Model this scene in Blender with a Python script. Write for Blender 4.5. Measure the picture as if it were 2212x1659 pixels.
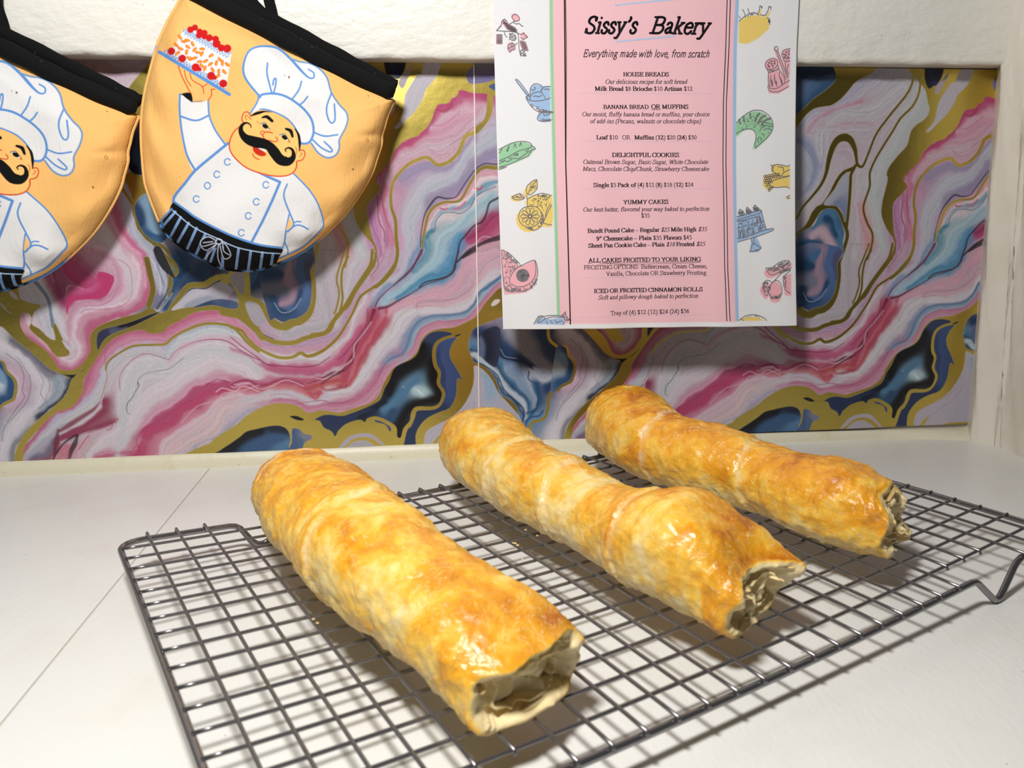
import bpy, math, random
import numpy as np
from mathutils import Vector, Matrix
for _o in list(bpy.data.objects): bpy.data.objects.remove(_o)
scene = bpy.context.scene
COL = scene.collection
# ---------------------------------------------------------------- camera, world, lights, exposure
S = 0.014                       # one cell of the cooling rack in metres
ZT = -12.75                     # table height below the lens, in rack cells
FPX, PITCH, ROLL = 1737.3, 0.2058, -0.0069
CH = -ZT * S
def _axes():
    cp, sp = math.cos(PITCH), math.sin(PITCH); cr, sr = math.cos(ROLL), math.sin(ROLL)
    r = np.array([1, 0, 0.]); w = np.array([0, cp, -sp]); u = np.array([0, sp, cp])
    return cr*r + sr*u, -sr*r + cr*u, w
AR, AU, AW = _axes()
cam = bpy.data.cameras.new('camera'); camo = bpy.data.objects.new('camera', cam); COL.objects.link(camo)
camo.matrix_world = Matrix(((AR[0], AU[0], -AW[0], 0), (AR[1], AU[1], -AW[1], 0), (AR[2], AU[2], -AW[2], CH), (0, 0, 0, 1)))
cam.sensor_width = 36; cam.lens = 36 * FPX / 2212; cam.clip_start = 0.01; cam.clip_end = 50
cam.dof.use_dof = True; cam.dof.focus_distance = 0.52; cam.dof.aperture_fstop = 17
scene.camera = camo
scene.view_settings.view_transform = 'Standard'; scene.view_settings.look = 'None'
scene.view_settings.gamma = 1.0; scene.view_settings.use_curve_mapping = False
scene.view_settings.exposure = 0.0
world = bpy.data.worlds.new('world'); scene.world = world; world.use_nodes = True
world.node_tree.nodes['Background'].inputs[0].default_value = (0.97, 0.97, 1.0, 1)
world.node_tree.nodes['Background'].inputs[1].default_value = 0.03
def area(name, loc, target, size, power, col, sizey=None):
    l = bpy.data.lights.new(name, 'AREA'); l.energy = power; l.color = col
    l.shape = 'RECTANGLE' if sizey else 'DISK'; l.size = size
    if sizey: l.size_y = sizey
    o = bpy.data.objects.new(name, l); COL.objects.link(o); o.location = loc
    o.rotation_euler = (Vector(target) - Vector(loc)).to_track_quat('-Z', 'Y').to_euler(); return o
TH = math.atan(.1258)
WE = np.array([math.cos(TH), math.sin(TH), 0]); WN = np.array([math.sin(TH), -math.cos(TH), 0]); D0 = -0.58846
def W(u, v, D=0.0):             # wall coordinates -> world (D = metres in front of the wall)
    p = WE*u + WN*(D0 + D); return np.array([p[0], p[1], v])
area('kitchen_lamp', W(-0.09, 0.51, 0.50), W(0.0, 0.05, 0.15), 0.085, 3.95, (1.0, 0.985, 0.955))
area('fill_light', W(-0.7, 1.5, 0.9), W(0.1, 0.1, 0.1), 0.5, 0.35, (1.0, 0.96, 0.90))  # weak fill added from the upper left, no visible fixture there

# ---------------------------------------------------------------- helpers
def ray(x, y): return AW + AR*((x-1106)/FPX) - AU*((y-829.5)/FPX)
def px_wall(x, y, D=0.0):
    r = ray(x, y); X = r * ((D0 + D) / (r @ WN)); return float(X @ WE), float(X[2] + CH)
def px_wall_arr(pts, D=0.0):
    p = np.asarray(pts, float); r = AW + np.outer((p[:, 0]-1106)/FPX, AR) - np.outer((p[:, 1]-829.5)/FPX, AU)
    D = np.broadcast_to(D, (len(p),)); X = r * ((D0 + D) / (r @ WN))[:, None]
    return np.c_[X @ WE, X[:, 2] + CH]
def px_table(x, y, z=0.0):
    r = ray(x, y); X = r * ((z - CH) / r[2]); return float(X[0]), float(X[1])
def tagp(o, label=None, cat=None, group=None, kind=None):
    if label: o['label'] = label
    if cat: o['category'] = cat
    if group: o['group'] = group
    if kind: o['kind'] = kind
    return o
def obj(name, verts, faces, mats, parent=None, smooth=True, fmat=None):
    me = bpy.data.meshes.new(name); verts = np.asarray(verts, np.float32)
    if isinstance(faces, np.ndarray):
        nf, k = faces.shape; me.vertices.add(len(verts)); me.vertices.foreach_set('co', verts.ravel())
        me.loops.add(nf*k); me.loops.foreach_set('vertex_index', faces.astype(np.int32).ravel())
        me.polygons.add(nf); me.polygons.foreach_set('loop_start', np.arange(0, nf*k, k, dtype=np.int32))
        me.update(calc_edges=True)
    else:
        me.from_pydata([tuple(map(float, v)) for v in verts], [], faces); me.update()
    if not isinstance(mats, (list, tuple)): mats = [mats]
    for m in mats: me.materials.append(m)
    if smooth: me.polygons.foreach_set('use_smooth', np.ones(len(me.polygons), bool))
    if fmat is not None: me.polygons.foreach_set('material_index', np.asarray(fmat, np.int32))
    o = bpy.data.objects.new(name, me); COL.objects.link(o)
    if parent: o.parent = parent
    return o
def empty(name, loc=(0, 0, 0)):
    o = bpy.data.objects.new(name, None); COL.objects.link(o); o.empty_display_size = .01; o.location = loc; return o
def child(o, parent):            # geometry is in world coordinates: keep it there under a moved parent
    o.parent = parent; o.location = -Vector(parent.location); return o
def tube(path, r, n=8, closed=False, cap=True):
    P = np.asarray(path, float); m = len(P); r = np.broadcast_to(r, (m,))
    T = np.gradient(P, axis=0) if not closed else np.roll(P, -1, 0) - np.roll(P, 1, 0)
    T /= np.linalg.norm(T, axis=1)[:, None]; V = []; N = None
    for i in range(m):
        if N is None:
            a = np.array([0, 0, 1.]) if abs(T[i][2]) < .9 else np.array([1, 0, 0.]); N = a - T[i]*(a @ T[i])
        else: N = N - T[i]*(N @ T[i])
        N /= np.linalg.norm(N); B = np.cross(T[i], N)
        for k in range(n):
            a = 2*math.pi*k/n; V.append(P[i] + r[i]*(math.cos(a)*N + math.sin(a)*B))
    F = []
    for i in range(m if closed else m-1):
        for k in range(n):
            a, b = i*n+k, i*n+(k+1) % n; c, d = ((i+1) % m)*n+(k+1) % n, ((i+1) % m)*n+k; F.append((a, b, c, d))
    if cap and not closed: F += [tuple(range(n))[::-1], tuple(range((m-1)*n, m*n))]
    return V, F
def join(parts):
    V, F = [], []
    for v, f in parts:
        o = len(V); V += list(v); F += [tuple(i+o for i in q) for q in f]
    return V, F
def prism(poly, z0, z1):         # plan polygon (world xy) extruded
    n = len(poly); V = [(x, y, z0) for x, y in poly] + [(x, y, z1) for x, y in poly]
    return V, [tuple(range(n))[::-1], tuple(range(n, 2*n))] + [(i, (i+1) % n, n+(i+1) % n, n+i) for i in range(n)]
def spline(pts, n=6, closed=False):
    P = np.asarray(pts, float); m = len(P)
    if m < 3: return P
    out = []; rng = range(m if closed else m-1)
    for i in rng:
        p0 = P[(i-1) % m] if closed or i > 0 else P[0]*2-P[1]; p1 = P[i]; p2 = P[(i+1) % m]
        p3 = P[(i+2) % m] if closed or i+2 < m else P[-1]*2-P[-2]
        for k in range(n):
            t = k/n; out.append(.5*((2*p1)+(-p0+p2)*t+(2*p0-5*p1+4*p2-p3)*t*t+(-p0+3*p1-3*p2+p3)*t**3))
    if not closed: out.append(P[-1])
    return np.array(out)
def lin(c):
    c = np.asarray(c, float)/255.; return np.where(c <= .04045, c/12.92, ((c+.055)/1.055)**2.4)
# ---- 2D raster on a regular grid: sharp fills, soft strokes
class Raster:
    def __init__(s, w, h, res, base=(255, 255, 255)):     # size in units, res = unit per sample; y grows downwards
        s.nx, s.ny, s.res = int(round(w/res))+1, int(round(h/res))+1, res
        s.img = np.zeros((s.ny, s.nx, 3)); s.img[:] = lin(base); s.gold = np.zeros((s.ny, s.nx))
    def _box(s, P, m):
        x0 = max(0, int((P[:, 0].min()-m)/s.res)); x1 = min(s.nx, int((P[:, 0].max()+m)/s.res)+2)
        y0 = max(0, int((P[:, 1].min()-m)/s.res)); y1 = min(s.ny, int((P[:, 1].max()+m)/s.res)+2)
        return x0, x1, y0, y1
    def put(s, sl, a, col, g=0.0):
        if col is not None:
            c = lin(col) if not (isinstance(col, np.ndarray) and col.ndim == 3) else col
            s.img[sl] = s.img[sl]*(1-a[..., None]) + c*a[..., None]
        s.gold[sl] = s.gold[sl]*(1-a) + g*a
    def segdist(s, P, box, closed=False):
        x0, x1, y0, y1 = box; X = (np.arange(x0, x1)*s.res)[None, :]; Y = (np.arange(y0, y1)*s.res)[:, None]
        return seg_dist(X, Y, P, closed)
    def inside(s, P, box):
        x0, x1, y0, y1 = box; X = (np.arange(x0, x1)*s.res); ins = np.zeros((y1-y0, x1-x0), bool)
        Y = np.arange(y0, y1)*s.res; Q = np.roll(P, -1, 0)
        for k, y in enumerate(Y):
            m = (P[:, 1] > y) != (Q[:, 1] > y)
            if not m.any(): continue
            xs = P[m, 0] + (y-P[m, 1])*(Q[m, 0]-P[m, 0])/(Q[m, 1]-P[m, 1])
            ins[k] = (np.searchsorted(np.sort(xs), X) % 2) == 1
        return ins
    def fill(s, P, col, soft=None, g=0.0, mask=False):
        P = np.asarray(P, float); soft = soft or s.res; b = s._box(P, soft*2)
        if b[1] <= b[0] or b[3] <= b[2]: return
        d, _ = s.segdist(P, b, True); ins = s.inside(P, b)
        a = np.clip(.5 + np.where(ins, d, -d)/soft, 0, 1); sl = (slice(b[2], b[3]), slice(b[0], b[1]))
        if mask: return sl, a
        s.put(sl, a, col, g)
    def line(s, P, col, w, soft=None, g=0.0, al=1.0, closed=False):
        P = np.asarray(P, float); soft = soft or s.res; w = np.asarray(w, float); b = s._box(P, w.max()/2+soft*2)
        if b[1] <= b[0] or b[3] <= b[2]: return
        d, t = s.segdist(P, b, closed)
        ww = w/2 if w.ndim == 0 else np.interp(t, np.linspace(0, 1, len(w)), w)/2
        s.put((slice(b[2], b[3]), slice(b[0], b[1])), al*np.clip(.5+(ww-d)/soft, 0, 1), col, g)
def seg_dist(X, Y, P, closed=False):
    A = P; B = np.roll(P, -1, 0)
    if not closed: A, B = A[:-1], B[:-1]
    L = np.hypot(*(B-A).T); c = np.r_[0, np.cumsum(L)]; best = None
    for i in range(len(A)):
        dx, dy = B[i]-A[i]; l2 = dx*dx+dy*dy+1e-12
        t = np.clip(((X-A[i, 0])*dx + (Y-A[i, 1])*dy)/l2, 0, 1)
        d = (X-A[i, 0]-t*dx)**2 + (Y-A[i, 1]-t*dy)**2; tt = (c[i]+t*L[i])/c[-1]
        if best is None: best, bt = d, tt
        else: m = d < best; best = np.where(m, d, best); bt = np.where(m, tt, bt)
    return np.sqrt(best), bt
def value_noise(nx, ny, cell, seed):
    g = np.random.RandomState(seed); gx, gy = int(nx/cell)+3, int(ny/cell)+3; G = g.rand(gy, gx)
    x = np.arange(nx)/cell; y = np.arange(ny)/cell; xi = x.astype(int); yi = y.astype(int)
    fx = x-xi; fy = y-yi; fx = fx*fx*(3-2*fx); fy = (fy*fy*(3-2*fy))[:, None]
    a = G[yi][:, xi]; b = G[yi][:, xi+1]; c = G[yi+1][:, xi]; d = G[yi+1][:, xi+1]
    return (a*(1-fx)+b*fx)*(1-fy)+(c*(1-fx)+d*fx)*fy
# ---------------------------------------------------------------- marbled backsplash print (a repeating tile, 396 mm wide)
PER = 396.0; VTOP = 0.2832
ZM = {'0': (0, 0, 2.593), '1': (0, 560, 3.318), '2': (500, 540, 3.607), '3': (1020, 650, 3.687),
      '4': (1600, 120, 3.614), '5': (1600, 540, 3.606), '6': (800, 120, 3.317)}
def zpts(z, s):
    ox, oy, k = ZM[z]; p = np.array([[float(a) for a in q.split(',')] for q in s.split()])
    q = px_wall_arr(p/k + [ox, oy]); U = (q[:, 0]-.049)*1000 + (PER if z in '0126' else 0)
    return np.c_[U, (VTOP-q[:, 1])*1000]
WH = (208, 202, 212); PK = (208, 158, 182); MG = (188, 45, 112); RD = (186, 62, 92); DK = (40, 24, 38); NV = (26, 46, 82)
BL = (42, 92, 142); BK = (12, 14, 24); LB = (118, 168, 200); VI = (156, 142, 184); GY = (150, 152, 172); LV = (184, 176, 196)
# colour guides: zoom, points, colour left of travel, colour right of travel
GUIDE = [
('6', '230,620 300,590 350,570 380,500 400,440 440,370 500,350 560,340 590,290 620,255 670,250 730,270 830,275', None, MG),
('4', '1260,965 1310,900 1380,830 1420,750 1480,690 1560,650 1640,600 1690,530 1720,460 1770,400 1870,370 1900,320 1960,300 2040,320', None, (190, 60, 118)),
('6', '440,520 520,490 600,430 700,400', (212, 168, 188), (206, 150, 176)), ('6', '250,700 420,640 600,600 720,490 800,400', PK, (206, 178, 196)),
('6', '110,900 160,830 260,760 410,700 500,745 600,690 700,560', (206, 165, 185), PK), ('6', '200,850 330,780 420,760 520,800 620,740 720,600', None, VI),
('6', '880,560 760,640 640,760 560,860 400,950 300,1100 270,1250 270,1400 200,1550 60,1659', (186, 190, 208), (190, 188, 206)),
('6', '890,700 820,740 740,800 660,900 600,990 500,1000 420,1060', VI, (150, 138, 172)), ('6', '60,880 60,1050 100,1200 100,1300 80,1450 0,1600', (176, 110, 150), (198, 150, 180)),
('6', '880,860 780,880 720,960 640,1060 500,1090 430,1200 410,1270', (226, 205, 212), (222, 160, 182)),
('6', '895,930 810,970 750,1010 720,1070 650,1120 590,1115 520,1120 470,1170 450,1240', (216, 200, 208), (100, 160, 190)),
('6', '860,1020 700,1150 600,1250 520,1300 470,1450 380,1560 240,1650', (160, 192, 210), (166, 196, 212)),
('6', '640,1300 610,1400 560,1500 480,1560 380,1590 280,1640', (70, 142, 188), (84, 150, 192)), ('6', '460,1240 420,1290 400,1400 330,1540', (110, 160, 180), (78, 140, 175)),
('6', '890,1180 800,1250 700,1310', (178, 54, 108), (160, 45, 100)), ('6', '895,1400 800,1440 700,1500 620,1560', PK, (216, 168, 186)),
('2', '1480,0 1440,80 1400,160 1320,230 1220,300 1150,380 1120,440', (176, 168, 200), (120, 150, 190)),
('2', '1640,0 1560,120 1480,200 1380,260 1250,340 1180,400', (150, 190, 210), (150, 188, 208)), ('2', '1730,60 1700,170 1560,210 1430,260 1300,360', (72, 150, 192), (60, 130, 170)),
('2', '1900,30 1760,180 1700,300 1450,370 1300,420 1200,500', (216, 160, 182), (212, 164, 186)), ('2', '2080,60 1950,150 1880,300 1700,400 1440,430', (214, 170, 188), (206, 170, 188)),
('2', '1120,450 1100,560 1060,640 990,740 960,830 900,920 880,980 850,1060', (184, 60, 100), RD),
('2', '1200,470 1180,540 1110,640 1080,720 1010,830 960,980 880,1080', RD, (204, 96, 116)), ('2', '980,620 900,740 830,840 730,920 560,930 420,920 330,890', (190, 80, 128), (196, 90, 130)),
('2', '2080,200 1950,260 1880,360 1830,430 1700,460 1560,460 1440,470 1340,520 1280,600 1220,700 1130,790 1060,900 1000,1000 930,1090 760,1110', WH, WH),
('2', '760,1150 640,1190 500,1130 300,1110 100,1180', (208, 196, 208), (200, 190, 206)), ('2', '2090,230 1990,300 1920,350 1880,440 1820,500 1700,520 1560,530 1450,580 1400,660 1370,760 1330,820 1230,860', (150, 180, 204), (120, 150, 186)),
('2', '2090,270 1960,400 1900,490 1780,560 1620,560 1500,600 1420,720 1380,790 1280,850 1200,920 1150,1020 1080,1120 980,1190 870,1230 700,1220 600,1250 520,1200 400,1175 200,1215', (204, 140, 168), (198, 112, 150)),
('2', '1060,360 1020,450 960,560 900,680 800,780 700,860 560,850 450,870 300,840 150,740 0,660', (206, 170, 190), (214, 205, 214)),
('2', '0,760 150,850 300,930 450,980 600,980 700,960 800,900', (196, 98, 138), (208, 178, 194)), ('2', '0,1010 150,1000 250,1030 400,990 560,1010 700,980', (200, 120, 150), (186, 66, 108)),
('2', '0,1090 100,1060 200,1110 330,1040 480,1050 620,1110 680,1130', (192, 70, 112), (204, 110, 120)), ('2', '600,1090 700,1060 820,1020 900,1040', (196, 70, 84), (206, 110, 110)),
('2', '0,1250 150,1180 300,1150', (212, 190, 196), (206, 190, 205)), ('2', '0,1330 120,1250 280,1190', (200, 178, 196), (176, 170, 194)),
('2', '720,0 700,200 740,400 760,560 600,620 420,640', (180, 172, 184), (186, 178, 190)), ('2', '960,60 920,200 860,400 800,560', (190, 184, 196), (186, 174, 188)),
('2', '1200,0 1180,100 1100,200 1030,290', (196, 160, 184), (192, 170, 198)), ('2', '1000,330 930,480 880,600 760,700 600,740 420,760 280,730 160,620 60,560', (200, 150, 176), (186, 150, 186)),
('2', '1380,0 1340,120 1200,240 1100,330', (190, 180, 206), (190, 150, 186)),
# left of the sheet
('1', '165,1440 180,1340 260,1240 330,1160 420,1090 520,1055 595,950 600,870 640,800 700,700 760,620 830,560 930,520 1020,505 1080,530 1170,520 1210,480 1290,440 1400,380 1520,365 1620,375 1700,410 1858,520', None, (196, 92, 134)),
('1', '620,960 690,850 740,720 830,630 950,570 1180,575 1300,510 1450,430 1600,430 1760,520 1850,600', (204, 120, 156), (208, 140, 170)),
('1', '240,1330 360,1220 520,1110 650,1020 720,900 770,780 880,680 1000,640 1150,650 1210,680', (190, 184, 208), (204, 198, 208)),
('1', '1200,690 1260,600 1350,540 1500,500 1650,520 1858,640', (180, 192, 206), (200, 206, 212)), ('1', '1230,740 1350,640 1500,590 1640,600 1780,680 1858,740', (206, 176, 196), (212, 204, 212)),
('1', '850,1400 900,1150 930,900 1050,760 1200,770 1400,680 1600,650 1858,800', (206, 202, 212), (204, 204, 210)), ('1', '640,1400 780,1280 950,1180 1050,1020 1200,930 1400,800 1600,750 1858,850', (210, 200, 210), (212, 198, 208)),
('1', '1040,1200 1200,1060 1300,1000 1400,900 1500,880 1620,860 1700,900 1858,860', (208, 150, 176), (190, 66, 118)),
('1', '980,1410 1010,1300 1080,1220 1220,1170 1290,1060 1420,1020 1480,960 1620,930 1750,900', (188, 52, 106), (190, 50, 104)),
('1', '1120,1410 1180,1280 1330,1180 1480,1090 1560,1000 1700,960 1858,980', (204, 120, 150), (214, 184, 196)), ('1', '1250,1410 1400,1300 1550,1220 1650,1080 1858,1050', (214, 184, 188), (204, 184, 196)),
('1', '1370,1390 1440,1300 1600,1240 1680,1180 1750,1110 1858,1080', (176, 166, 190), None),
('1', '700,1410 850,1390 950,1370 1010,1300', (206, 140, 165), (200, 90, 130)), ('1', '450,1250 600,1180 700,1080 720,1030', (204, 198, 208), (150, 40, 80)),
('1', '470,1290 640,1240 800,1180', (150, 45, 85), (206, 180, 196)), ('1', '190,1430 260,1330 400,1220 500,1180', (200, 196, 206), (170, 170, 190)), ('1', '260,1440 350,1400 420,1280', (120, 110, 140), (150, 80, 110)),
('1', '400,1430 460,1380 500,1330', (206, 130, 150), (206, 130, 150)), ('1', '600,1430 620,1330 700,1250', (212, 170, 185), (210, 184, 196)),
('1', '0,570 100,640 220,740 300,850 330,950 260,1080 130,1200 60,1350 40,1450', WH, WH), ('1', '110,600 200,680 300,760 380,820', (110, 108, 124), (130, 130, 146)),
('1', '510,860 470,960 400,1040 300,1130', None, (44, 58, 84)), ('1', '420,860 440,920 400,980 300,1060', (160, 170, 186), (150, 164, 184)),
('1', '200,1230 130,1330 105,1445', None, (140, 140, 152)), ('1', '60,780 140,830 160,930 130,990 60,1040', (206, 170, 196), (204, 182, 200)),
('1', '1045,0 1060,60 1085,150 1090,240 1050,320 980,370 880,410 760,450 680,490 650,560 650,650 600,740 540,785 480,795 420,770 370,700 300,640 220,590', None, (196, 88, 132)),
('1', '980,0 1010,100 1000,230 940,310 880,340 700,370 600,400 560,460 545,560 580,620 560,700 490,740 420,690 330,600 250,520 200,440', (210, 150, 176), (222, 196, 210)),
('1', '700,-60 830,0 860,60 880,180 840,270 760,320 600,340 530,400 500,520 490,640', (208, 176, 198), (206, 150, 178)),
('1', '380,80 430,200 470,300', (158, 66, 112), (150, 50, 100)), ('1', '250,0 330,60 380,150', (190, 130, 160), (170, 80, 120)), ('1', '240,150 330,300 400,420 450,540 520,620', (200, 196, 206), (206, 200, 210)),
('1', '200,100 260,240 330,400 370,520', (196, 194, 204), (190, 190, 204)), ('1', '1130,0 1180,120 1190,220 1130,330 1060,400', (176, 180, 200), (110, 118, 146)),
('1', '1180,330 1230,240 1280,150 1300,60 1290,0', (30, 90, 136), (24, 70, 114)), ('1', '1500,60 1420,120 1350,180', (24, 60, 100), (30, 60, 96)), ('1', '1858,100 1800,180', (26, 70, 110), BL),
('1', '1720,340 1858,330', (160, 156, 172), (160, 156, 172)),
# between the mitts
('0', '560,400 680,440 760,420 820,400', (206, 180, 198), (210, 190, 204)), ('0', '640,900 680,1050 740,1150 760,1300 850,1420 900,1550 940,1659', (166, 170, 190), (176, 178, 196)),
('0', '590,900 630,1050 610,1150 700,1330 800,1430 830,1600', (200, 92, 140), (212, 150, 176)), ('0', '500,1000 520,1200 600,1350 700,1500 750,1650', (206, 196, 206), (206, 196, 206)), ('0', '400,1500 500,1600 560,1659', (188, 60, 120), MG),
# right sheet
('4', '430,100 560,110 700,110', (22, 50, 90), NV), ('4', '450,420 560,300 690,200', (66, 100, 140), (50, 84, 128)),
('4', '470,560 560,470 700,430 860,330 960,230 1080,160', (176, 174, 196), (186, 180, 196)), ('4', '560,560 640,460 760,410 900,380', (200, 150, 172), (190, 176, 190)),
('4', '640,800 640,620 740,500 900,480 1100,440 1250,300', (190, 188, 198), (190, 182, 192)), ('4', '440,700 520,760 560,900 500,1050', (140, 150, 184), (172, 174, 192)), ('4', '620,560 700,560 860,570 980,560', (196, 170, 186), (190, 180, 192)),
('4', '1160,560 1060,720 1000,850', (192, 178, 190), (192, 178, 190)), ('4', '1400,300 1360,420 1250,560 1180,700 1090,850 1050,1000 1030,1150 1060,1350 1110,1500', (184, 190, 194), (186, 188, 194)),
('4', '900,900 890,1100 900,1400 860,1590', (190, 182, 190), (188, 178, 186)), ('4', '920,1180 940,1280 1000,1400 1000,1500', (206, 150, 160), (206, 150, 160)), ('4', '760,740 820,740 870,800', (190, 172, 186), (190, 172, 186)),
('4', '700,800 690,950 600,1120 500,1250', (192, 180, 190), (192, 184, 194)), ('4', '450,1120 560,1020 620,900', (160, 166, 190), (180, 178, 192)),
('4', '1250,1080 1200,1200 1200,1350 1230,1500', (186, 120, 176), (190, 130, 182)), ('4', '1330,900 1290,1050 1300,1250 1320,1400', (204, 110, 146), (200, 120, 160)), ('4', '1350,1100 1330,1250 1370,1450', (196, 150, 182), (196, 160, 188)),
('4', '1700,130 1650,300 1600,480', (192, 190, 198), (192, 190, 198)),
('3', '0,440 100,500 200,580 270,700 340,770 400,830 430,900 370,1030', (186, 202, 218), (176, 194, 212)), ('3', '0,480 90,530 190,610 240,720 320,800 380,870 400,940 350,1060', (24, 66, 112), (90, 130, 170)),
('3', '0,390 120,430 220,520 300,640 390,740 450,820 440,900', (60, 120, 166), (24, 70, 118)), ('3', '60,260 180,300 260,400 420,470 470,520', (24, 60, 104), (20, 56, 100)),
('3', '330,240 420,400 520,480 640,560', (150, 150, 166), (150, 152, 170)), ('3', '480,560 560,620 620,600', (170, 180, 200), (178, 184, 202)), ('3', '420,640 480,760 500,840', (160, 174, 198), (140, 160, 190)),
('3', '300,540 380,680 450,780', (120, 150, 186), (150, 168, 196)), ('3', '560,260 640,400 690,470 730,560 680,640 600,680', (20, 62, 110), (18, 66, 116)), ('3', '520,660 530,800 480,900 420,960', (26, 78, 124), (30, 90, 136)), ('3', '400,1080 440,960 520,900', (90, 144, 186), (90, 144, 186)),
('3', '0,620 120,700 200,820 260,920 200,1040', (176, 176, 196), (170, 180, 200)),
]
GOLDPOLY = [
('1', '645,745 650,660 645,560 680,500 760,455 900,410 1000,385 1080,345 1150,385 1230,360 1340,345 1500,325 1620,340 1710,370 1750,330 1790,400 1858,480 1858,520 1700,410 1620,375 1520,365 1400,380 1290,440 1210,480 1170,520 1080,530 1020,505 930,520 830,560 760,620 700,700'),
('1', '110,1445 130,1335 215,1210 300,1130 405,1040 480,960 515,860 560,820 650,745 700,700 640,800 600,870 595,950 520,1055 420,1090 330,1160 260,1240 180,1340 165,1440'),
('1', '-40,470 0,480 30,490 110,570 200,640 290,720 370,790 440,820 510,850 600,790 650,745 650,660 600,740 540,785 480,797 420,775 380,710 330,650 260,600 190,545 150,470 155,400 175,385 215,390 235,440 215,490 260,540 340,610 400,690 460,697 500,680 490,640 440,545 400,460 385,490 400,575 350,560 290,500 230,460 250,380 290,345 285,325 220,310 150,280 130,200 60,170 -40,165'),
('2', '2300,230 2100,290 2030,350 1960,430 1900,520 1830,560 1740,600 1620,615 1540,640 1480,700 1450,780 1400,840 1330,880 1260,920 1220,980 1180,1050 1150,1130 1080,1190 990,1220 900,1250 830,1265 700,1245 640,1260 590,1265 530,1220 440,1195 330,1195 220,1230 120,1290 50,1350 -90,1440 -160,1500 -200,1640 2300,1640 2130,1500 1990,1460 1890,900 1850,790 1850,700 1900,600 2100,520 2300,430'),
('6', '180,0 1100,0 1100,250 885,290 870,400 835,470 760,550 745,520 820,450 835,300 830,275 730,270 670,250 620,255 590,290 560,340 500,350 440,370 400,440 380,500 350,570 300,590 230,620 150,700 100,640 60,500 170,400 190,200'),
('4', '1350,80 1370,190 1430,270 1450,370 1470,440 1460,490 1380,530 1320,590 1290,700 1220,780 1150,870 1130,930 1140,960 1120,1050 1100,1130 1090,1240 1130,1350 1180,1420 1195,1480 1160,1590 1180,1590 1210,1480 1190,1380 1180,1250 1185,1150 1250,1080 1290,1020 1260,965 1310,900 1380,830 1420,750 1480,690 1560,650 1640,600 1690,530 1720,460 1770,400 1870,370 1900,320 1960,300 2040,320 2120,330 2120,80'),
('4', '740,60 1080,60 1050,110 1000,150 900,200 830,280 770,345 700,390 640,400 560,420 480,490 400,600 400,500 500,400 560,340 640,285 720,215 740,160'),
('0', '800,400 840,360 880,380 900,700 860,720 760,660 700,690 670,640 700,560 720,500'), ('0', '740,960 800,985 840,960 900,1000 900,1110 840,1090 790,1110 760,1150 720,1040 690,1000'),
]
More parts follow.
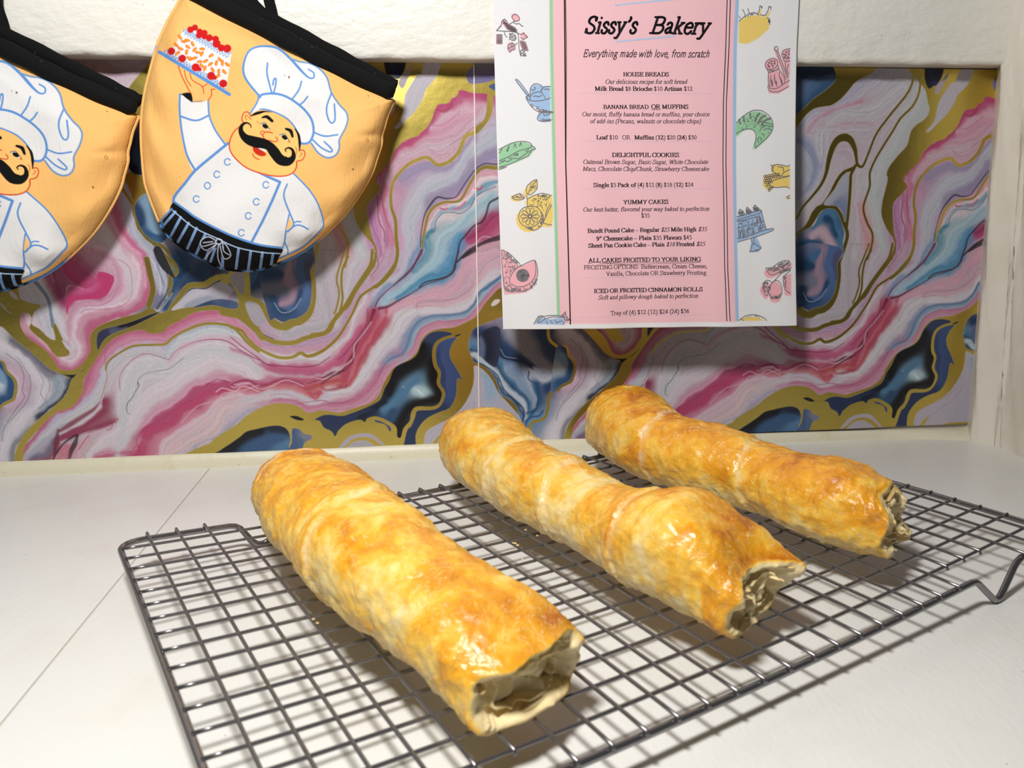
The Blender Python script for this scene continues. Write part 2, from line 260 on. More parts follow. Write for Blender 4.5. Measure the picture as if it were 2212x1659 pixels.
GOLDLINE = [
('1', '760,790 765,765 790,720 860,670 960,620 1100,612 1190,605 1240,560 1330,510 1450,465 1560,460 1660,480 1720,530 1780,600 1858,660', [12, 16, 18, 18]),
('2', '0,600 80,625 130,690 200,755 280,800 370,835 470,835 540,800 590,825 660,810 740,765 830,680 900,570 950,480 1000,370 1060,320 1150,260 1230,170 1280,90 1295,0', [22, 22, 26, 18, 20, 20]),
('6', '860,290 855,400 830,460 760,545 680,580 640,680 580,750 520,780 470,780 410,730 330,750 260,790 180,880 150,960 150,1080 180,1180 185,1300 195,1420 170,1520 110,1600 40,1659', [34, 26, 22, 20, 24, 22]),
('2', '0,470 100,540 180,610 260,680 340,715 430,725 510,715 560,690 650,665 740,640 790,560 850,490 890,430 960,310 1030,200 1085,110 1098,0', [50, 38, 34, 34, 30, 24, 22]),
('5', '1195,0 1150,90 1080,180 1020,260 960,360 880,420 830,520 780,550 700,560', [20, 22, 22, 26]),
('2', '880,0 860,80 820,220 840,330 820,450 800,495', 14), ('5', '1010,0 960,90 940,200 935,300 905,390 880,425', 17),
('4', '1350,120 1310,270 1180,440 1060,600 1000,740 960,840 935,870 905,850 895,790 885,730 850,660 800,640 750,660 710,720 680,820 660,920 620,1010 550,1100 480,1180 430,1270', [18, 18, 18, 18, 18, 26, 60, 44, 26, 20, 18]),
('4', '1395,120 1385,280 1330,400 1240,490 1180,590 1110,700 1040,820 1000,920 1000,1020 960,1140 950,1210 980,1310 1020,1390 1015,1480 980,1590', 18),
('4', '620,1190 690,1090 740,990 790,920 850,890 870,880', 28), ('4', '890,860 855,930 850,1000 840,1150 820,1330', 26), ('4', '425,1270 380,1340', 14),
('4', '430,1400 520,1330 600,1200 700,1175 750,1210 800,1310 825,1400 800,1500 770,1590', [30, 60, 34, 30, 30]),
('5', '770,0 760,100 760,210 740,330 700,420 640,470 590,480 530,510 480,480 430,430', [26, 26, 28, 34, 44, 34]),
('2', '590,0 600,100 620,260 605,390 580,480 530,530 450,570 400,595 330,570 280,490 230,420 150,380 100,340 60,260 0,190', [40, 40, 36, 50, 60, 55, 44, 50, 40]),
('2', '120,120 115,330 90,430 60,490 -60,480', [30, 60, 80, 60]), ('2', '150,560 200,620 240,680', 44), ('2', '0,200 -60,260 -110,300', 50),
('1', '1225,360 1290,270 1360,190 1470,180 1560,130 1640,130 1700,200 1740,290 1740,340', [30, 30, 36, 40, 34, 46, 60]), ('1', '1740,60 1765,200 1765,290 1730,340', [40, 46, 60]), ('1', '1640,130 1680,90 1760,80', 34),
('1', '0,730 30,745 50,800 100,850 120,900 110,980 90,1010 30,1030 0,1070', 22), ('3', '600,200 610,300 660,350 710,390 710,440 770,500 765,600 740,660 660,690 610,750 600,840 570,930 480,960 460,1000 450,1080', 24),
('3', '0,500 80,530 150,600 190,680 210,750 290,800 340,860 350,950 345,1080', [30, 30, 26, 36, 40, 70]),
('6', '1000,790 895,805 820,800 770,830 730,890 690,960 650,1030 600,1050 540,1050 470,1075 420,1130 395,1220 375,1330 370,1380', [28, 28, 18, 16, 16, 20, 16, 10]),
('0', '700,690 690,800 730,900 760,980 830,1000', 16), ('0', '850,1080 800,1090 750,1160 780,1260 830,1340 900,1370 950,1420', [16, 16, 18]), ('0', '640,840 640,980 690,1060 760,1170 780,1280 900,1400 960,1480 950,1600', [10, 14, 16, 14]),
('1', '1055,0 1080,110 1100,220 1070,330', 36), ('1', '1215,100 1235,180 1210,250', 14), ('1', '1190,-20 1250,20 1270,90 1230,130', 22),
]
BLOB = [  # zoom, outline, [(points, colour)...]
('2', '650,1320 700,1290 760,1280 860,1290 930,1270 1010,1240 1100,1200 1160,1160 1190,1080 1230,1010 1260,930 1310,890 1400,850 1450,800 1480,720 1540,650 1620,630 1700,640 1720,660 1650,680 1590,720 1565,790 1575,900 1610,960 1600,1040 1640,1110 1620,1190 1560,1220 1440,1220 1400,1270 1390,1330 1340,1390 1320,1460 1290,1450 1285,1380 1220,1330 1130,1295 1060,1310 1040,1340 1000,1320 900,1350 850,1390 830,1410 810,1450 780,1410 720,1380 690,1330',
 [('1480,1112 1440,1085', (176, 205, 216)), ('1440,1020 1340,1120 1260,1200 1190,1240', (70, 122, 162)), ('1500,750 1450,860 1340,930 1250,1000 1230,1120', BK), ('1560,900 1590,1030 1600,1150 1450,1190 1350,1260 1300,1420', (8, 9, 16)), ('1620,650 1530,690', (40, 58, 98)), ('700,1320 850,1330 1000,1280 1120,1240', (32, 50, 88)), ('1230,1300 1250,1250', (36, 74, 116)), ('1010,1290 1100,1250 1200,1180', (14, 22, 40))]),
('2', '1755,680 1680,690 1610,730 1590,800 1600,890 1630,950 1625,1040 1665,1110 1630,1210 1560,1245 1450,1250 1430,1300 1400,1370 1370,1400 1345,1500 1330,1600 1440,1600 1435,1440 1500,1330 1600,1270 1700,1230 1750,1130 1760,1000 1800,1020 1775,960 1740,900 1710,850 1700,790 1720,730',
 [('1700,710 1650,850 1690,1000 1690,1120', (52, 78, 132)), ('1620,1240 1480,1290 1400,1420 1380,1560', (30, 52, 92)), ('1620,820 1640,950 1680,1100', (40, 62, 110))]),
('2', '-120,1600 -90,1560 0,1500 70,1450 120,1410 200,1390 290,1370 370,1365 430,1390 460,1450 450,1520 400,1600', [('0,1520 100,1440 220,1410', BK), ('150,1560 260,1480 400,1460', (44, 86, 132)), ('330,1380 430,1400', (22, 34, 60)), ('380,1540 430,1500', (70, 120, 160))]),
('2', '475,1390 540,1400 560,1425 620,1440 625,1470 570,1500 555,1560 545,1600 430,1600 470,1500', [('480,1420 470,1560', (62, 90, 140)), ('560,1450 610,1450', (120, 124, 148)), ('540,1560 520,1480', (72, 100, 140))]),
('2', '1115,1320 1180,1340 1240,1380 1235,1415 1200,1360 1130,1340', [('1115,1330 1240,1400', (50, 70, 120))]), ('2', '455,1295 510,1290 570,1320 520,1325', [('455,1295 570,1320', (20, 18, 24))]),
('2', '1740,665 1795,645 1770,670 1740,675', [('1740,665 1795,645', BK)]),
('2', '830,1560 870,1490 930,1445 1010,1425 1090,1430 1150,1475 1215,1535 1190,1535 1120,1480 1040,1455 950,1470 890,1520', [('830,1560 1200,1530', (178, 168, 182))]), ('2', '885,1600 900,1535 960,1490 1040,1480 1100,1510 1160,1545 1180,1600', [('900,1535 1100,1520', (176, 168, 182))]),
('2', '1890,900 1960,930 2030,1010 2080,1110 2164,1200 2260,1330 2230,1480 2050,1490 1800,1500 1600,1560 1630,1430 1510,1560 1510,1430 1580,1370 1700,1310 1800,1220 1870,1090 1890,980', [('1890,900 1900,1200 1600,1500', (186, 178, 196)), ('2100,1200 1900,1400', (180, 176, 196)), ('1990,1000 2010,1110', (150, 178, 204))]),
('2', '2020,425 2050,385 2090,385 2080,410 2040,435', [('2020,420 2090,390', (220, 212, 212))]),
('6', '107,0 107,110 150,190 200,150 232,60 232,0', [('110,80 150,190', (30, 32, 50)), ('200,60 200,140', (20, 22, 34))]), ('4', '1462,60 1460,170 1500,245 1550,185 1572,115 1572,60', [('1470,120 1500,240', (20, 34, 84)), ('1550,120 1540,180', (14, 20, 50))]),
('6', '420,0 520,0 500,80 470,160 400,240 380,300 320,400 250,470 200,525 175,515 230,440 250,290 310,180 345,135 368,150 370,110', [('400,100 300,350 200,510', (188, 182, 196))]),
('6', '300,60 250,120 210,170 205,210 225,235 245,220 270,160 290,110', [('300,80 215,220', (170, 156, 166))]),
('6', '690,170 685,130 740,70 800,30 1000,30 900,160 850,190 760,205 710,200', [('690,170 760,195 880,160', (112, 104, 158)), ('780,60 860,80', (128, 122, 140)), ('720,110 760,120', (120, 110, 150))]),
('6', '845,225 890,200 960,200 1000,250 900,255', [('850,225 980,240', (60, 92, 140))]),
('0', '690,700 760,665 850,680 900,750 860,980 810,985 740,965 705,880 700,780', [('700,720 710,860 750,950', (14, 22, 44)), ('800,750 790,900', (44, 84, 134)), ('770,700 850,690', (90, 120, 160))]),
('0', '755,1160 800,1092 850,1100 900,1250 940,1320 900,1362 830,1330 780,1260', [('760,1160 790,1250', (26, 60, 100)), ('830,1150 850,1230 880,1300', (120, 160, 192)), ('820,1300 920,1340', (40, 84, 130))]),
('0', '860,1400 900,1380 960,1500 985,1560 950,1540 900,1490', [('860,1400 970,1550', (44, 44, 52))]),
('1', '380,805 440,822 510,850 515,860 560,820 620,775 650,740 600,800 530,825 450,822', [('380,805 640,750', (26, 28, 44))]),
('1', '695,550 740,500 860,470 960,440 1090,390 1150,378 1060,430 930,490 800,540 740,590 703,655', [('700,600 760,530', (50, 52, 84)), ('860,480 960,450', (20, 20, 30)), ('800,520 900,500', (80, 84, 110)), ('1100,390 1040,430', (24, 34, 64))]),
('1', '1230,365 1300,290 1380,215 1480,215 1540,175 1600,165 1680,220 1640,262 1635,290 1560,285 1480,320 1330,345', [('1240,360 1400,250 1600,190', (188, 184, 198)), ('1350,330 1500,290', (150, 156, 176))]),
('1', '1380,350 1480,305 1560,285 1640,290 1705,310 1705,350 1640,352 1520,328', [('1380,350 1480,310', (34, 66, 110)), ('1600,300 1690,340', (70, 90, 130))]),
('1', '1650,140 1690,90 1740,80 1755,170 1745,250 1700,215', [('1660,140 1740,200', (172, 166, 178))]), ('1', '1760,320 1800,300 1858,330 1900,420 1858,480 1800,430', [('1770,330 1850,440', (166, 160, 172))]),
('1', '-60,740 0,732 25,750 45,805 90,850 110,900 100,975 85,1000 30,1025 -60,1080', [('20,760 80,860 95,980 20,1020', (24, 78, 130)), ('-20,900 20,900', (190, 208, 226)), ('-10,800 30,880', (120, 160, 200))]),
('1', '70,230 100,235 130,270 130,290 90,270', [('70,230 130,290', (190, 186, 196))]), ('1', '-10,200 20,205 40,225 10,222', [('0,200 30,220', (190, 186, 196))]), ('1', '0,305 40,340 60,370 85,380 90,395 50,370 10,330', [('0,300 90,390', (180, 176, 188))]),
('1', '450,590 480,640 515,650 470,600 455,580', [('450,590 510,650', (206, 200, 208))]),
('1', '710,90 800,110 820,150 780,240 720,280 600,290 540,300 500,340 482,400 474,300 490,205 520,190 600,210 650,200 690,170', [('700,100 800,130 760,240 600,280 500,320', (196, 34, 112)), ('520,200 640,215', (204, 80, 140))]),
('4', '440,1400 560,1330 600,1250 640,1205 700,1195 745,1220 780,1300 800,1380 790,1450 760,1600 430,1600', [('560,1330 640,1230 700,1240 740,1330 770,1450', (64, 116, 158)), ('640,1260 720,1300 740,1400', (24, 68, 110)), ('560,1420 600,1370 660,1400 690,1500', (190, 160, 176)), ('480,1500 540,1450 600,1480 620,1590', (26, 80, 122)), ('440,1590 520,1560', (150, 140, 160))]),
('5', '430,-20 770,-20 745,100 745,210 720,330 680,400 620,440 570,450 520,470 470,440 430,430', [('700,-20 690,150 700,250 650,350 580,380', (70, 104, 156)), ('660,260 640,350 560,400 480,360', (22, 66, 112)), ('620,0 600,150 600,300 520,340', (156, 128, 150)), ('460,120 520,120 560,130', (20, 62, 104)), ('460,250 560,240', (110, 116, 140)), ('740,50 730,200', (80, 80, 120)), ('470,300 500,400', (24, 72, 118)), ('600,10 560,60', (50, 104, 150))]),
('4', '640,1165 690,1090 745,1020 790,950 835,915 830,1100 808,1300 785,1230 745,1175', [('660,1150 740,1050 820,930', (164, 168, 186)), ('760,1170 800,1250', (120, 132, 168))]),
('5', '1860,520 1810,570 1785,640 1790,700 1840,770 1900,780 1950,520', [('1800,600 1800,720', (90, 104, 140)), ('1850,560 1850,720', (26, 34, 60))]),
]
STREAK = [  # zoom, points, colour, width, softness
('2', '2164,150 2090,210 1990,290 1930,330 1890,420 1830,480 1700,505 1560,512 1450,565 1400,645 1370,745 1330,805 1230,855 1170,925 1150,990', (62, 112, 160), [26, 22, 12, 10, 9, 10, 5], 10),
('6', '1000,760 895,780 820,775 760,810 710,870 650,960 610,1015 540,1025 480,1015 430,1070 390,1140 365,1260 358,1370', (24, 18, 28), [10, 9, 8, 8, 14, 8, 6], 3),
('6', '370,1330 372,1400 340,1460 270,1550 170,1640', (112, 28, 76), [10, 14, 8], 4), ('2', '1480,0 1440,80 1400,160 1320,230 1220,310 1150,380 1120,440', (92, 30, 72), [14, 10, 8, 12], 5),
('6', '960,1000 895,1030 850,1060 830,1130 800,1190 740,1220 680,1290 640,1340 625,1420 610,1480 590,1550 530,1590 400,1620 350,1659', (42, 24, 46), [18, 14, 12, 12, 14, 12, 10], 5),
('6', '960,1290 905,1310 850,1325 800,1345 720,1390 660,1440 620,1480', (22, 20, 30), [40, 30, 22, 26, 12], 6), ('6', '860,1300 800,1300 750,1350 690,1380', (196, 150, 186), 9, 6),
('2', '1770,0 1750,80 1740,150 1680,210 1600,240 1520,265 1460,300 1380,350 1290,400 1220,440 1150,455', (104, 20, 58), [12, 12, 9, 9, 10, 16, 22], 5),
('2', '1800,60 1860,20 1900,0', (30, 22, 36), [16, 30, 30], 6), ('6', '895,940 810,975 750,1018 720,1080 650,1130 590,1125 520,1130 475,1180 460,1240', (40, 120, 160), 8, 5), ('6', '405,1300 415,1270 450,1255', (40, 130, 150), 26, 14),
('2', '1110,470 1080,560 1050,640 990,700 960,790 900,880 860,940 780,960 700,1000 600,1040', (116, 30, 66), [30, 16, 8, 12, 14, 8, 26, 10, 6], 6),
('2', '1060,460 1060,560 1000,660 940,740 870,820 830,850', (150, 40, 96), [8, 12, 8, 8], 5), ('2', '1090,560 1040,640 960,740 950,840 880,900 830,940 740,1000 660,1000', (214, 170, 190), [8, 8, 10, 10, 8], 5),
('2', '0,680 100,760 200,830 280,890 400,900 560,910 680,890 770,830', (150, 46, 96), [8, 8, 14, 8, 12, 6], 6), ('2', '0,1050 60,1020 130,1010 210,1050 300,1040 400,1000 500,1020 560,1040', (150, 40, 90), [10, 14, 10, 8], 6),
('2', '0,1060 30,1070 80,1040 150,1040 220,1080 310,1060 420,1010 500,1030 560,1060', (226, 190, 205), 6, 4), ('2', '930,830 950,860 900,920 840,960 790,980 700,1040', (84, 24, 44), [6, 8, 14, 8], 5),
('2', '700,1060 740,1090 860,1070 900,1050', (170, 40, 70), [10, 26, 10], 18), ('2', '600,1110 660,1160 690,1100', (200, 70, 80), 20, 18), ('2', '1010,900 960,1000 920,1060', (206, 96, 104), 16, 16),
('2', '2164,560 2050,400 1990,330', (150, 140, 180), 4, 8), ('2', '1440,470 1460,400 1600,390 1750,380 1850,300 1940,230', (190, 90, 120), 3, 4), ('2', '1240,640 1290,540 1400,450 1560,430', (170, 110, 130), 3, 3), ('2', '1000,1110 1120,960 1200,850', (150, 150, 180), 5, 8),
('2', '480,1200 700,1170 780,1190 900,1180 1010,1120', (170, 60, 110), [3, 6, 8, 4], 5), ('2', '300,1130 420,1120 600,1190', (186, 110, 150), 4, 6),
('1', '865,940 860,850 900,770 980,700 1060,675 1130,690 1200,715 1220,710 1270,650 1400,590 1540,572 1640,590 1740,660 1858,720', (168, 60, 108), [4, 5, 6, 5, 4, 8, 9, 8], 3),
('1', '1320,705 1220,780 1130,800 1050,815 1000,850 990,880 990,905', (140, 80, 100), 4, 2), ('1', '990,880 1000,906 970,950 960,980 918,1030 912,1090 935,1112', (34, 36, 52), [6, 5, 5, 6, 3], 2),
('1', '760,620 755,720 770,840 750,930 720,1010', (160, 80, 110), 4, 3), ('1', '720,1020 680,1070 620,1110 540,1160 480,1200 430,1230', (140, 26, 66), [8, 24, 30, 34, 20], 10), ('1', '420,1220 410,1300 390,1400', (120, 26, 60), [14, 40, 14], 14),
('1', '640,1240 720,1210 790,1190 800,1160 850,1145 820,1150 800,1210 770,1220', (176, 50, 90), 6, 4), ('1', '550,1255 470,1310 420,1370 385,1430', (34, 22, 40), [10, 14, 12], 4), ('1', '560,1260 540,1320 510,1380 490,1440', (22, 20, 34), [14, 34, 30, 22], 5), ('1', '440,1390 480,1330 480,1430', (206, 116, 140), 26, 12),
('1', '640,1260 600,1310 570,1360', (190, 50, 96), 7, 5), ('1', '1300,1170 1420,1050 1560,1010 1600,960 1700,950 1858,900', (222, 180, 200), 5, 4), ('1', '1550,950 1600,920 1690,945 1740,905 1858,945', (232, 205, 214), 6, 3), ('1', '1480,900 1560,860 1680,885 1720,870 1858,870', (160, 30, 84), 7, 5),
('1', '1010,1380 980,1300 1020,1230 1150,1150 1280,1060 1380,1010', (170, 40, 90), 5, 4), ('1', '930,1400 980,1330', (196, 90, 130), 14, 12), ('1', '850,0 930,60 950,200 930,290 840,345 700,360 620,360 580,390', (176, 84, 124), 4, 3),
('1', '480,440 485,330 480,230 490,195 520,190 600,212', (228, 196, 180), 5, 2), ('1', '690,190 712,110', (226, 190, 205), 5, 3), ('1', '600,330 720,330 800,290 855,200', (200, 110, 150), 5, 5), ('1', '480,720 540,700 545,640', (150, 130, 130), 2, 2),
('1', '190,90 290,200 350,290 370,400 385,480', (84, 122, 150), [30, 26, 22, 20, 26], 5), ('1', '215,830 225,900 200,1010 120,1110 40,1200 20,1300', (120, 116, 128), 5, 4), ('1', '350,840 360,920 330,1000 345,1040 270,1110', (120, 124, 146), 4, 4), ('1', '130,700 215,830', (130, 126, 138), 4, 4),
('3', '780,300 860,380 875,480 850,580 860,620 800,700 720,800', (110, 100, 112), 5, 4), ('3', '960,400 1000,500 970,600 990,660 900,740', (110, 116, 140), 4, 4), ('3', '60,300 100,330 200,330 210,400 250,450 350,470 440,500 480,540', (14, 34, 70), [12, 10, 16, 14, 12], 6), ('3', '190,350 230,390 260,440 350,455', (170, 190, 210), 3, 3),
('3', '450,560 445,620 510,660 520,760 510,850 430,890', (24, 62, 106), [14, 8, 10, 12], 6), ('3', '0,470 110,520 200,590 250,700 330,780 400,850 410,920 370,1000', (14, 50, 90), [8, 10, 10, 16, 14], 5), ('3', '560,870 530,910 470,920 430,960 420,1040', (20, 76, 124), [16, 14, 10], 8), ('3', '20,700 0,760', (170, 80, 110), 4, 3), ('3', '120,760 60,860 0,950', (120, 110, 130), 3, 2),
('1', '1150,0 1210,130 1200,240 1130,350', (60, 56, 78), [6, 9, 14, 20], 7), ('1', '1090,0 1150,130 1150,250', (206, 206, 220), 8, 9), ('1', '1240,240 1180,330 1130,370', (214, 200, 170), 4, 3), ('1', '1290,120 1350,60', (20, 44, 78), 30, 30),
('6', '50,1000 60,1180 100,1260 100,1330', (150, 20, 90), [6, 8, 6], 3), ('6', '570,640 650,590 730,520 790,480', (180, 84, 104), 5, 4), ('6', '480,390 530,400 570,370 585,340', (176, 40, 96), [12, 24, 12], 10), ('6', '440,500 520,500 590,450 640,400', (196, 100, 140), 5, 8), ('6', '400,650 470,690 540,670 600,620', (176, 120, 156), 3, 4), ('6', '420,670 480,720 560,700', (180, 126, 160), 3, 4),
('6', '500,1095 520,1100 550,1098', (206, 90, 120), 14, 6), ('6', '600,1100 640,1090 680,1050', (206, 100, 130), 14, 8), ('6', '750,950 780,960 800,940', (206, 70, 100), 16, 6), ('6', '20,1400 60,1500 0,1580', (60, 50, 60), 4, 4),
('4', '640,470 740,420 880,380 930,360', (196, 130, 156), [20, 12, 20], 16), ('4', '560,560 600,500 720,450', (160, 150, 180), 6, 8), ('4', '640,620 640,750 620,900', (160, 150, 176), 5, 7), ('4', '1290,1020 1290,1200 1310,1310', (150, 40, 96), [4, 8, 4], 4), ('4', '1330,880 1280,1000 1270,1150', (180, 80, 120), 4, 4), ('4', '1190,1160 1200,1300 1240,1450 1200,1560', (140, 80, 140), 4, 4),
('4', '1010,1420 1000,1500 990,1590', (206, 140, 150), 14, 10), ('4', '430,1600 500,1440 600,1400 700,1480 690,1590', (96, 92, 140), 5, 5), ('4', '860,1470 980,1480 960,1530', (150, 140, 150), 2, 2),
('5', '640,0 640,120 690,210 640,330 560,370', (70, 90, 140), 6, 5), ('5', '680,0 700,130 740,200', (60, 96, 150), 5, 5), ('5', '480,330 520,400 600,380 660,300', (210, 220, 230), 3, 4),
('2', '240,650 300,680 330,690', (50, 50, 90), 6, 4), ('2', '1450,1090 1490,1130', (220, 236, 240), 10, 12), ('2', '1330,1060 1350,1070', (200, 220, 230), 3, 3), ('2', '2010,1110 2020,1050 1990,990 1930,960', (130, 160, 196), 5, 8),
('2', '1600,1290 1750,1290 1850,1200', (140, 120, 150), 2, 2), ('2', '1700,1400 1850,1280 1900,1180', (130, 90, 110), 2, 2), ('2', '1620,1480 1760,1340', (150, 130, 150), 2, 2),
]
def paper_tile(res=0.42, width=404.0, height=274.0):
    # the colour field: guides blended by distance, then streaks, gold and enclosed pools on top
    f = 2; nx, ny = int(width/res)+1, int(height/res)+1; gx, gy = nx//f+2, ny//f+2
    X = (np.arange(gx)*res*f)[None, :]; Y = (np.arange(gy)*res*f)[:, None]
    X, Y = np.broadcast_arrays(X, Y); num = np.zeros((gy, gx, 3)); den = np.zeros((gy, gx)); st = np.zeros((gy, gx)); st2 = np.zeros((gy, gx))
    wob = (value_noise(gx, gy, 13, 3)-.5)*3.0 + (value_noise(gx, gy, 4.6, 4)-.5)*1.4; wob2 = (value_noise(gx, gy, 13, 5)-.5)*3.0 + (value_noise(gx, gy, 4.6, 6)-.5)*1.4
    Xw, Yw = X+wob, Y+wob2
    rs = np.random.RandomState(7)
    for z, s, cl, cr in GUIDE:
        P0 = spline(zpts(z, s), 2)
        tab = rs.rand(400)
        for sh in (0, PER, -PER):
            P = P0 + [sh, 0]
            if P[:, 0].max() < -60 or P[:, 0].min() > width+60: continue
            A, B = P[:-1], P[1:]; best = np.full(X.shape, 1e9); sg = np.zeros(X.shape)
            for i in range(len(A)):
                dx, dy = B[i]-A[i]; l2 = dx*dx+dy*dy+1e-9; ex, ey = Xw-A[i, 0], Yw-A[i, 1]
                t = np.clip((ex*dx+ey*dy)/l2, 0, 1); d = (ex-t*dx)**2+(ey-t*dy)**2
                m = d < best; best = np.where(m, d, best); sg = np.where(m, dx*ey-dy*ex, sg)
            d = np.sqrt(best); w = 1/(d**2+.6)**1.7
            right = np.clip(.5+np.sign(sg)*d/1.6, 0, 1)
            if cl is None: w = w*right**2; cl2 = cr
            else: cl2 = cl
            cr2 = cr if cr is not None else cl
            if cr is None: w = w*(1-right)**2
            c = lin(cl2)*(1-right[..., None]) + lin(cr2)*right[..., None]
            num += c*w[..., None]; den += w
            q = (d*np.sign(sg)*1.1+150); st += w*np.interp(q, np.arange(400), tab); st2 += w*np.interp(q*2.9 % 399, np.arange(400), tab)
    img = num/den[..., None]; st = st/den-.5; st2 = st2/den-.5
    img = img*(1+.24*st+.24*st2)[..., None]; img[..., 1] *= 1-.10*np.clip(st, -.5, .5)
    def up(a):
        y = np.arange(ny)/f; x = np.arange(nx)/f; yi, xi = y.astype(int), x.astype(int); fy = (y-yi)[:, None]; fx = (x-xi)
        if a.ndim == 3: fy = fy[..., None]; fx = fx[:, None]
        r = a[yi]*(1-fy)+a[yi+1]*fy if a.ndim == 2 else a[yi]*(1-fy)+a[yi+1]*fy
        return r[:, xi]*(1-fx)+r[:, xi+1]*fx
    R = Raster(width, height, res); img = up(img); R.ny, R.nx = img.shape[:2]; R.img = img; R.gold = np.zeros(img.shape[:2])
    def each(z, s, n=3, closed=False):
        P0 = spline(zpts(z, s), n, closed)
        for sh in (0, PER, -PER):
            P = P0+[sh, 0]
            if P[:, 0].max() > -5 and P[:, 0].min() < width+5: yield P
    ppm = .345                                             # millimetres of wall per photo pixel
    def mmw(z, w): return np.asarray(w, float)/ZM[z][2]*ppm
    for z, s, c, w, so in STREAK:
        for P in each(z, s): R.line(P, c, mmw(z, w), max(res*1.4, float(mmw(z, so))), al=.85)
    GC = (212, 190, 98)
    for z, s in GOLDPOLY:
        for P in each(z, s, 3, True): R.fill(P, GC, res*1.3, 1.0)
    for z, s, w in GOLDLINE:
        for P in each(z, s): R.line(P, GC, mmw(z, w), res*1.3, 1.0)
    for z, s, cs in BLOB:
        for k, P in enumerate(each(z, s, 3, True)):
            r = R.fill(P, None, res*1.3, mask=True)
            if r is None: continue
            sl, a = r
            if a.size == 0: continue
            X = (np.arange(sl[1].start, sl[1].stop)*res)[None, :]; Y = (np.arange(sl[0].start, sl[0].stop)*res)[:, None]
            ox = P[0, 0]-spline(zpts(z, s), 3, True)[0, 0]; num = 0; den = 0
            yy, xx = np.mgrid[0:a.shape[0], 0:a.shape[1]]; wb = np.sin(yy*.11+xx*.05)*1.2*res*2
            for q, c in cs:
                Pc = spline(zpts(z, q), 3)+[ox, 0]; d, _ = seg_dist(X+wb, Y, Pc); w = 1/(d**2+.5)**1.5
                num = num+w[..., None]*lin(c)*(1+.035*np.sin(d*2.1))[..., None]; den = den+w
            R.put(sl, a, num/den[..., None], 0.0)
    # later streaks that lie over the pools
    for z, s, c, w, so in STREAK[-11:]:
        for P in each(z, s): R.line(P, c, mmw(z, w), max(res*1.4, float(mmw(z, so))), al=.8)
    fine = value_noise(R.nx, R.ny, 2.2, 9)-.5; R.img *= (1+.05*fine)[..., None]
    lum = R.img.mean(2, keepdims=True); g = R.gold[..., None]; R.img = R.img*g + (1-g)*(lum+(R.img-lum)*.86)*.88
    return R
# ---------------------------------------------------------------- materials
def mat(name, col=(200, 200, 200), rough=.5, metal=0., spec=.5, bump=None, var=None, attr=None, coat=0.):
    m = bpy.data.materials.new(name); m.use_nodes = True; nt = m.node_tree; N = nt.nodes; L = nt.links; b = N['Principled BSDF']
    b.inputs['Base Color'].default_value = (*lin(col), 1); b.inputs['Roughness'].default_value = rough; b.inputs['Metallic'].default_value = metal
    b.inputs['Specular IOR Level'].default_value = spec; b.inputs['Coat Weight'].default_value = coat
    tc = N.new('ShaderNodeTexCoord')
    def noise(scale, detail=4, stretch=None, dist=0.):
        n = N.new('ShaderNodeTexNoise'); n.inputs['Scale'].default_value = scale; n.inputs['Detail'].default_value = detail; n.inputs['Distortion'].default_value = dist
        if stretch:
            mp = N.new('ShaderNodeMapping'); mp.inputs['Scale'].default_value = stretch; L.new(tc.outputs['Object'], mp.inputs[0]); L.new(mp.outputs[0], n.inputs['Vector'])
        else: L.new(tc.outputs['Object'], n.inputs['Vector'])
        return n
    m['n'] = 0
    if bump:
        prev = None
        for sc, st, strech in bump:
            n = noise(sc, 5, strech); bn = N.new('ShaderNodeBump'); bn.inputs['Strength'].default_value = 1; bn.inputs['Distance'].default_value = st
            L.new(n.outputs['Fac'], bn.inputs['Height'])
            if prev: L.new(prev.outputs[0], bn.inputs['Normal'])
            prev = bn
        L.new(prev.outputs[0], b.inputs['Normal'])
    src = None
    if attr:
        a = N.new('ShaderNodeAttribute'); a.attribute_name = attr; src = a.outputs['Color']
    if var:                                    # list of (scale, threshold lo, hi, colour, amount, stretch): patches of another colour
        if src is None:
            r = N.new('ShaderNodeRGB'); r.outputs[0].default_value = (*lin(col), 1); src = r.outputs[0]
        for sc, lo, hi, c2, am, st in var:
            n = noise(sc, 6, st); mr = N.new('ShaderNodeMapRange'); mr.inputs[1].default_value = lo; mr.inputs[2].default_value = hi; mr.inputs[4].default_value = am
            L.new(n.outputs['Fac'], mr.inputs[0]); mx = N.new('ShaderNodeMix'); mx.data_type = 'RGBA'
            L.new(mr.outputs[0], mx.inputs[0]); L.new(src, mx.inputs[6]); mx.inputs[7].default_value = (*lin(c2), 1); src = mx.outputs[2]
    if src is not None: L.new(src, b.inputs['Base Color'])
    return m
M_beam = mat('beam_paint', (236, 234, 226), .30, bump=[(60, .0013, (.8, 1, 1.6)), (170, .0007, (.8, 1, 1.4))], var=[(420, .70, .76, (120, 105, 85), .5, None)])
M_trim = mat('cream_paint', (222, 216, 192), .42, bump=[(60, .0008, None)], var=[(60, .55, .8, (205, 196, 160), .7, None), (210, .71, .75, (80, 70, 55), .8, (1, 1, 2.5))])
M_case = mat('casing_paint', (222, 216, 204), .32, bump=[(22, .0022, (1, 1, .35)), (90, .0006, (1, 1, .5))], var=[(30, .5, .8, (206, 198, 180), .6, None)])
M_soffit = mat('beam_underside', (206, 198, 186), .6, bump=[(60, .0006, None)])  # darker, rougher tone for the underside of the beam
M_caulk = mat('grimy_caulk', (96, 76, 54), .7, bump=[(300, .001, None)])
M_table = mat('white_counter', (226, 225, 221), .34, spec=.4, bump=[(420, .00022, (1, .35, 1)), (900, .00008, None)], var=[(330, .715, .75, (120, 112, 100), .8, None), (30, .5, .8, (220, 214, 204), .5, None)])
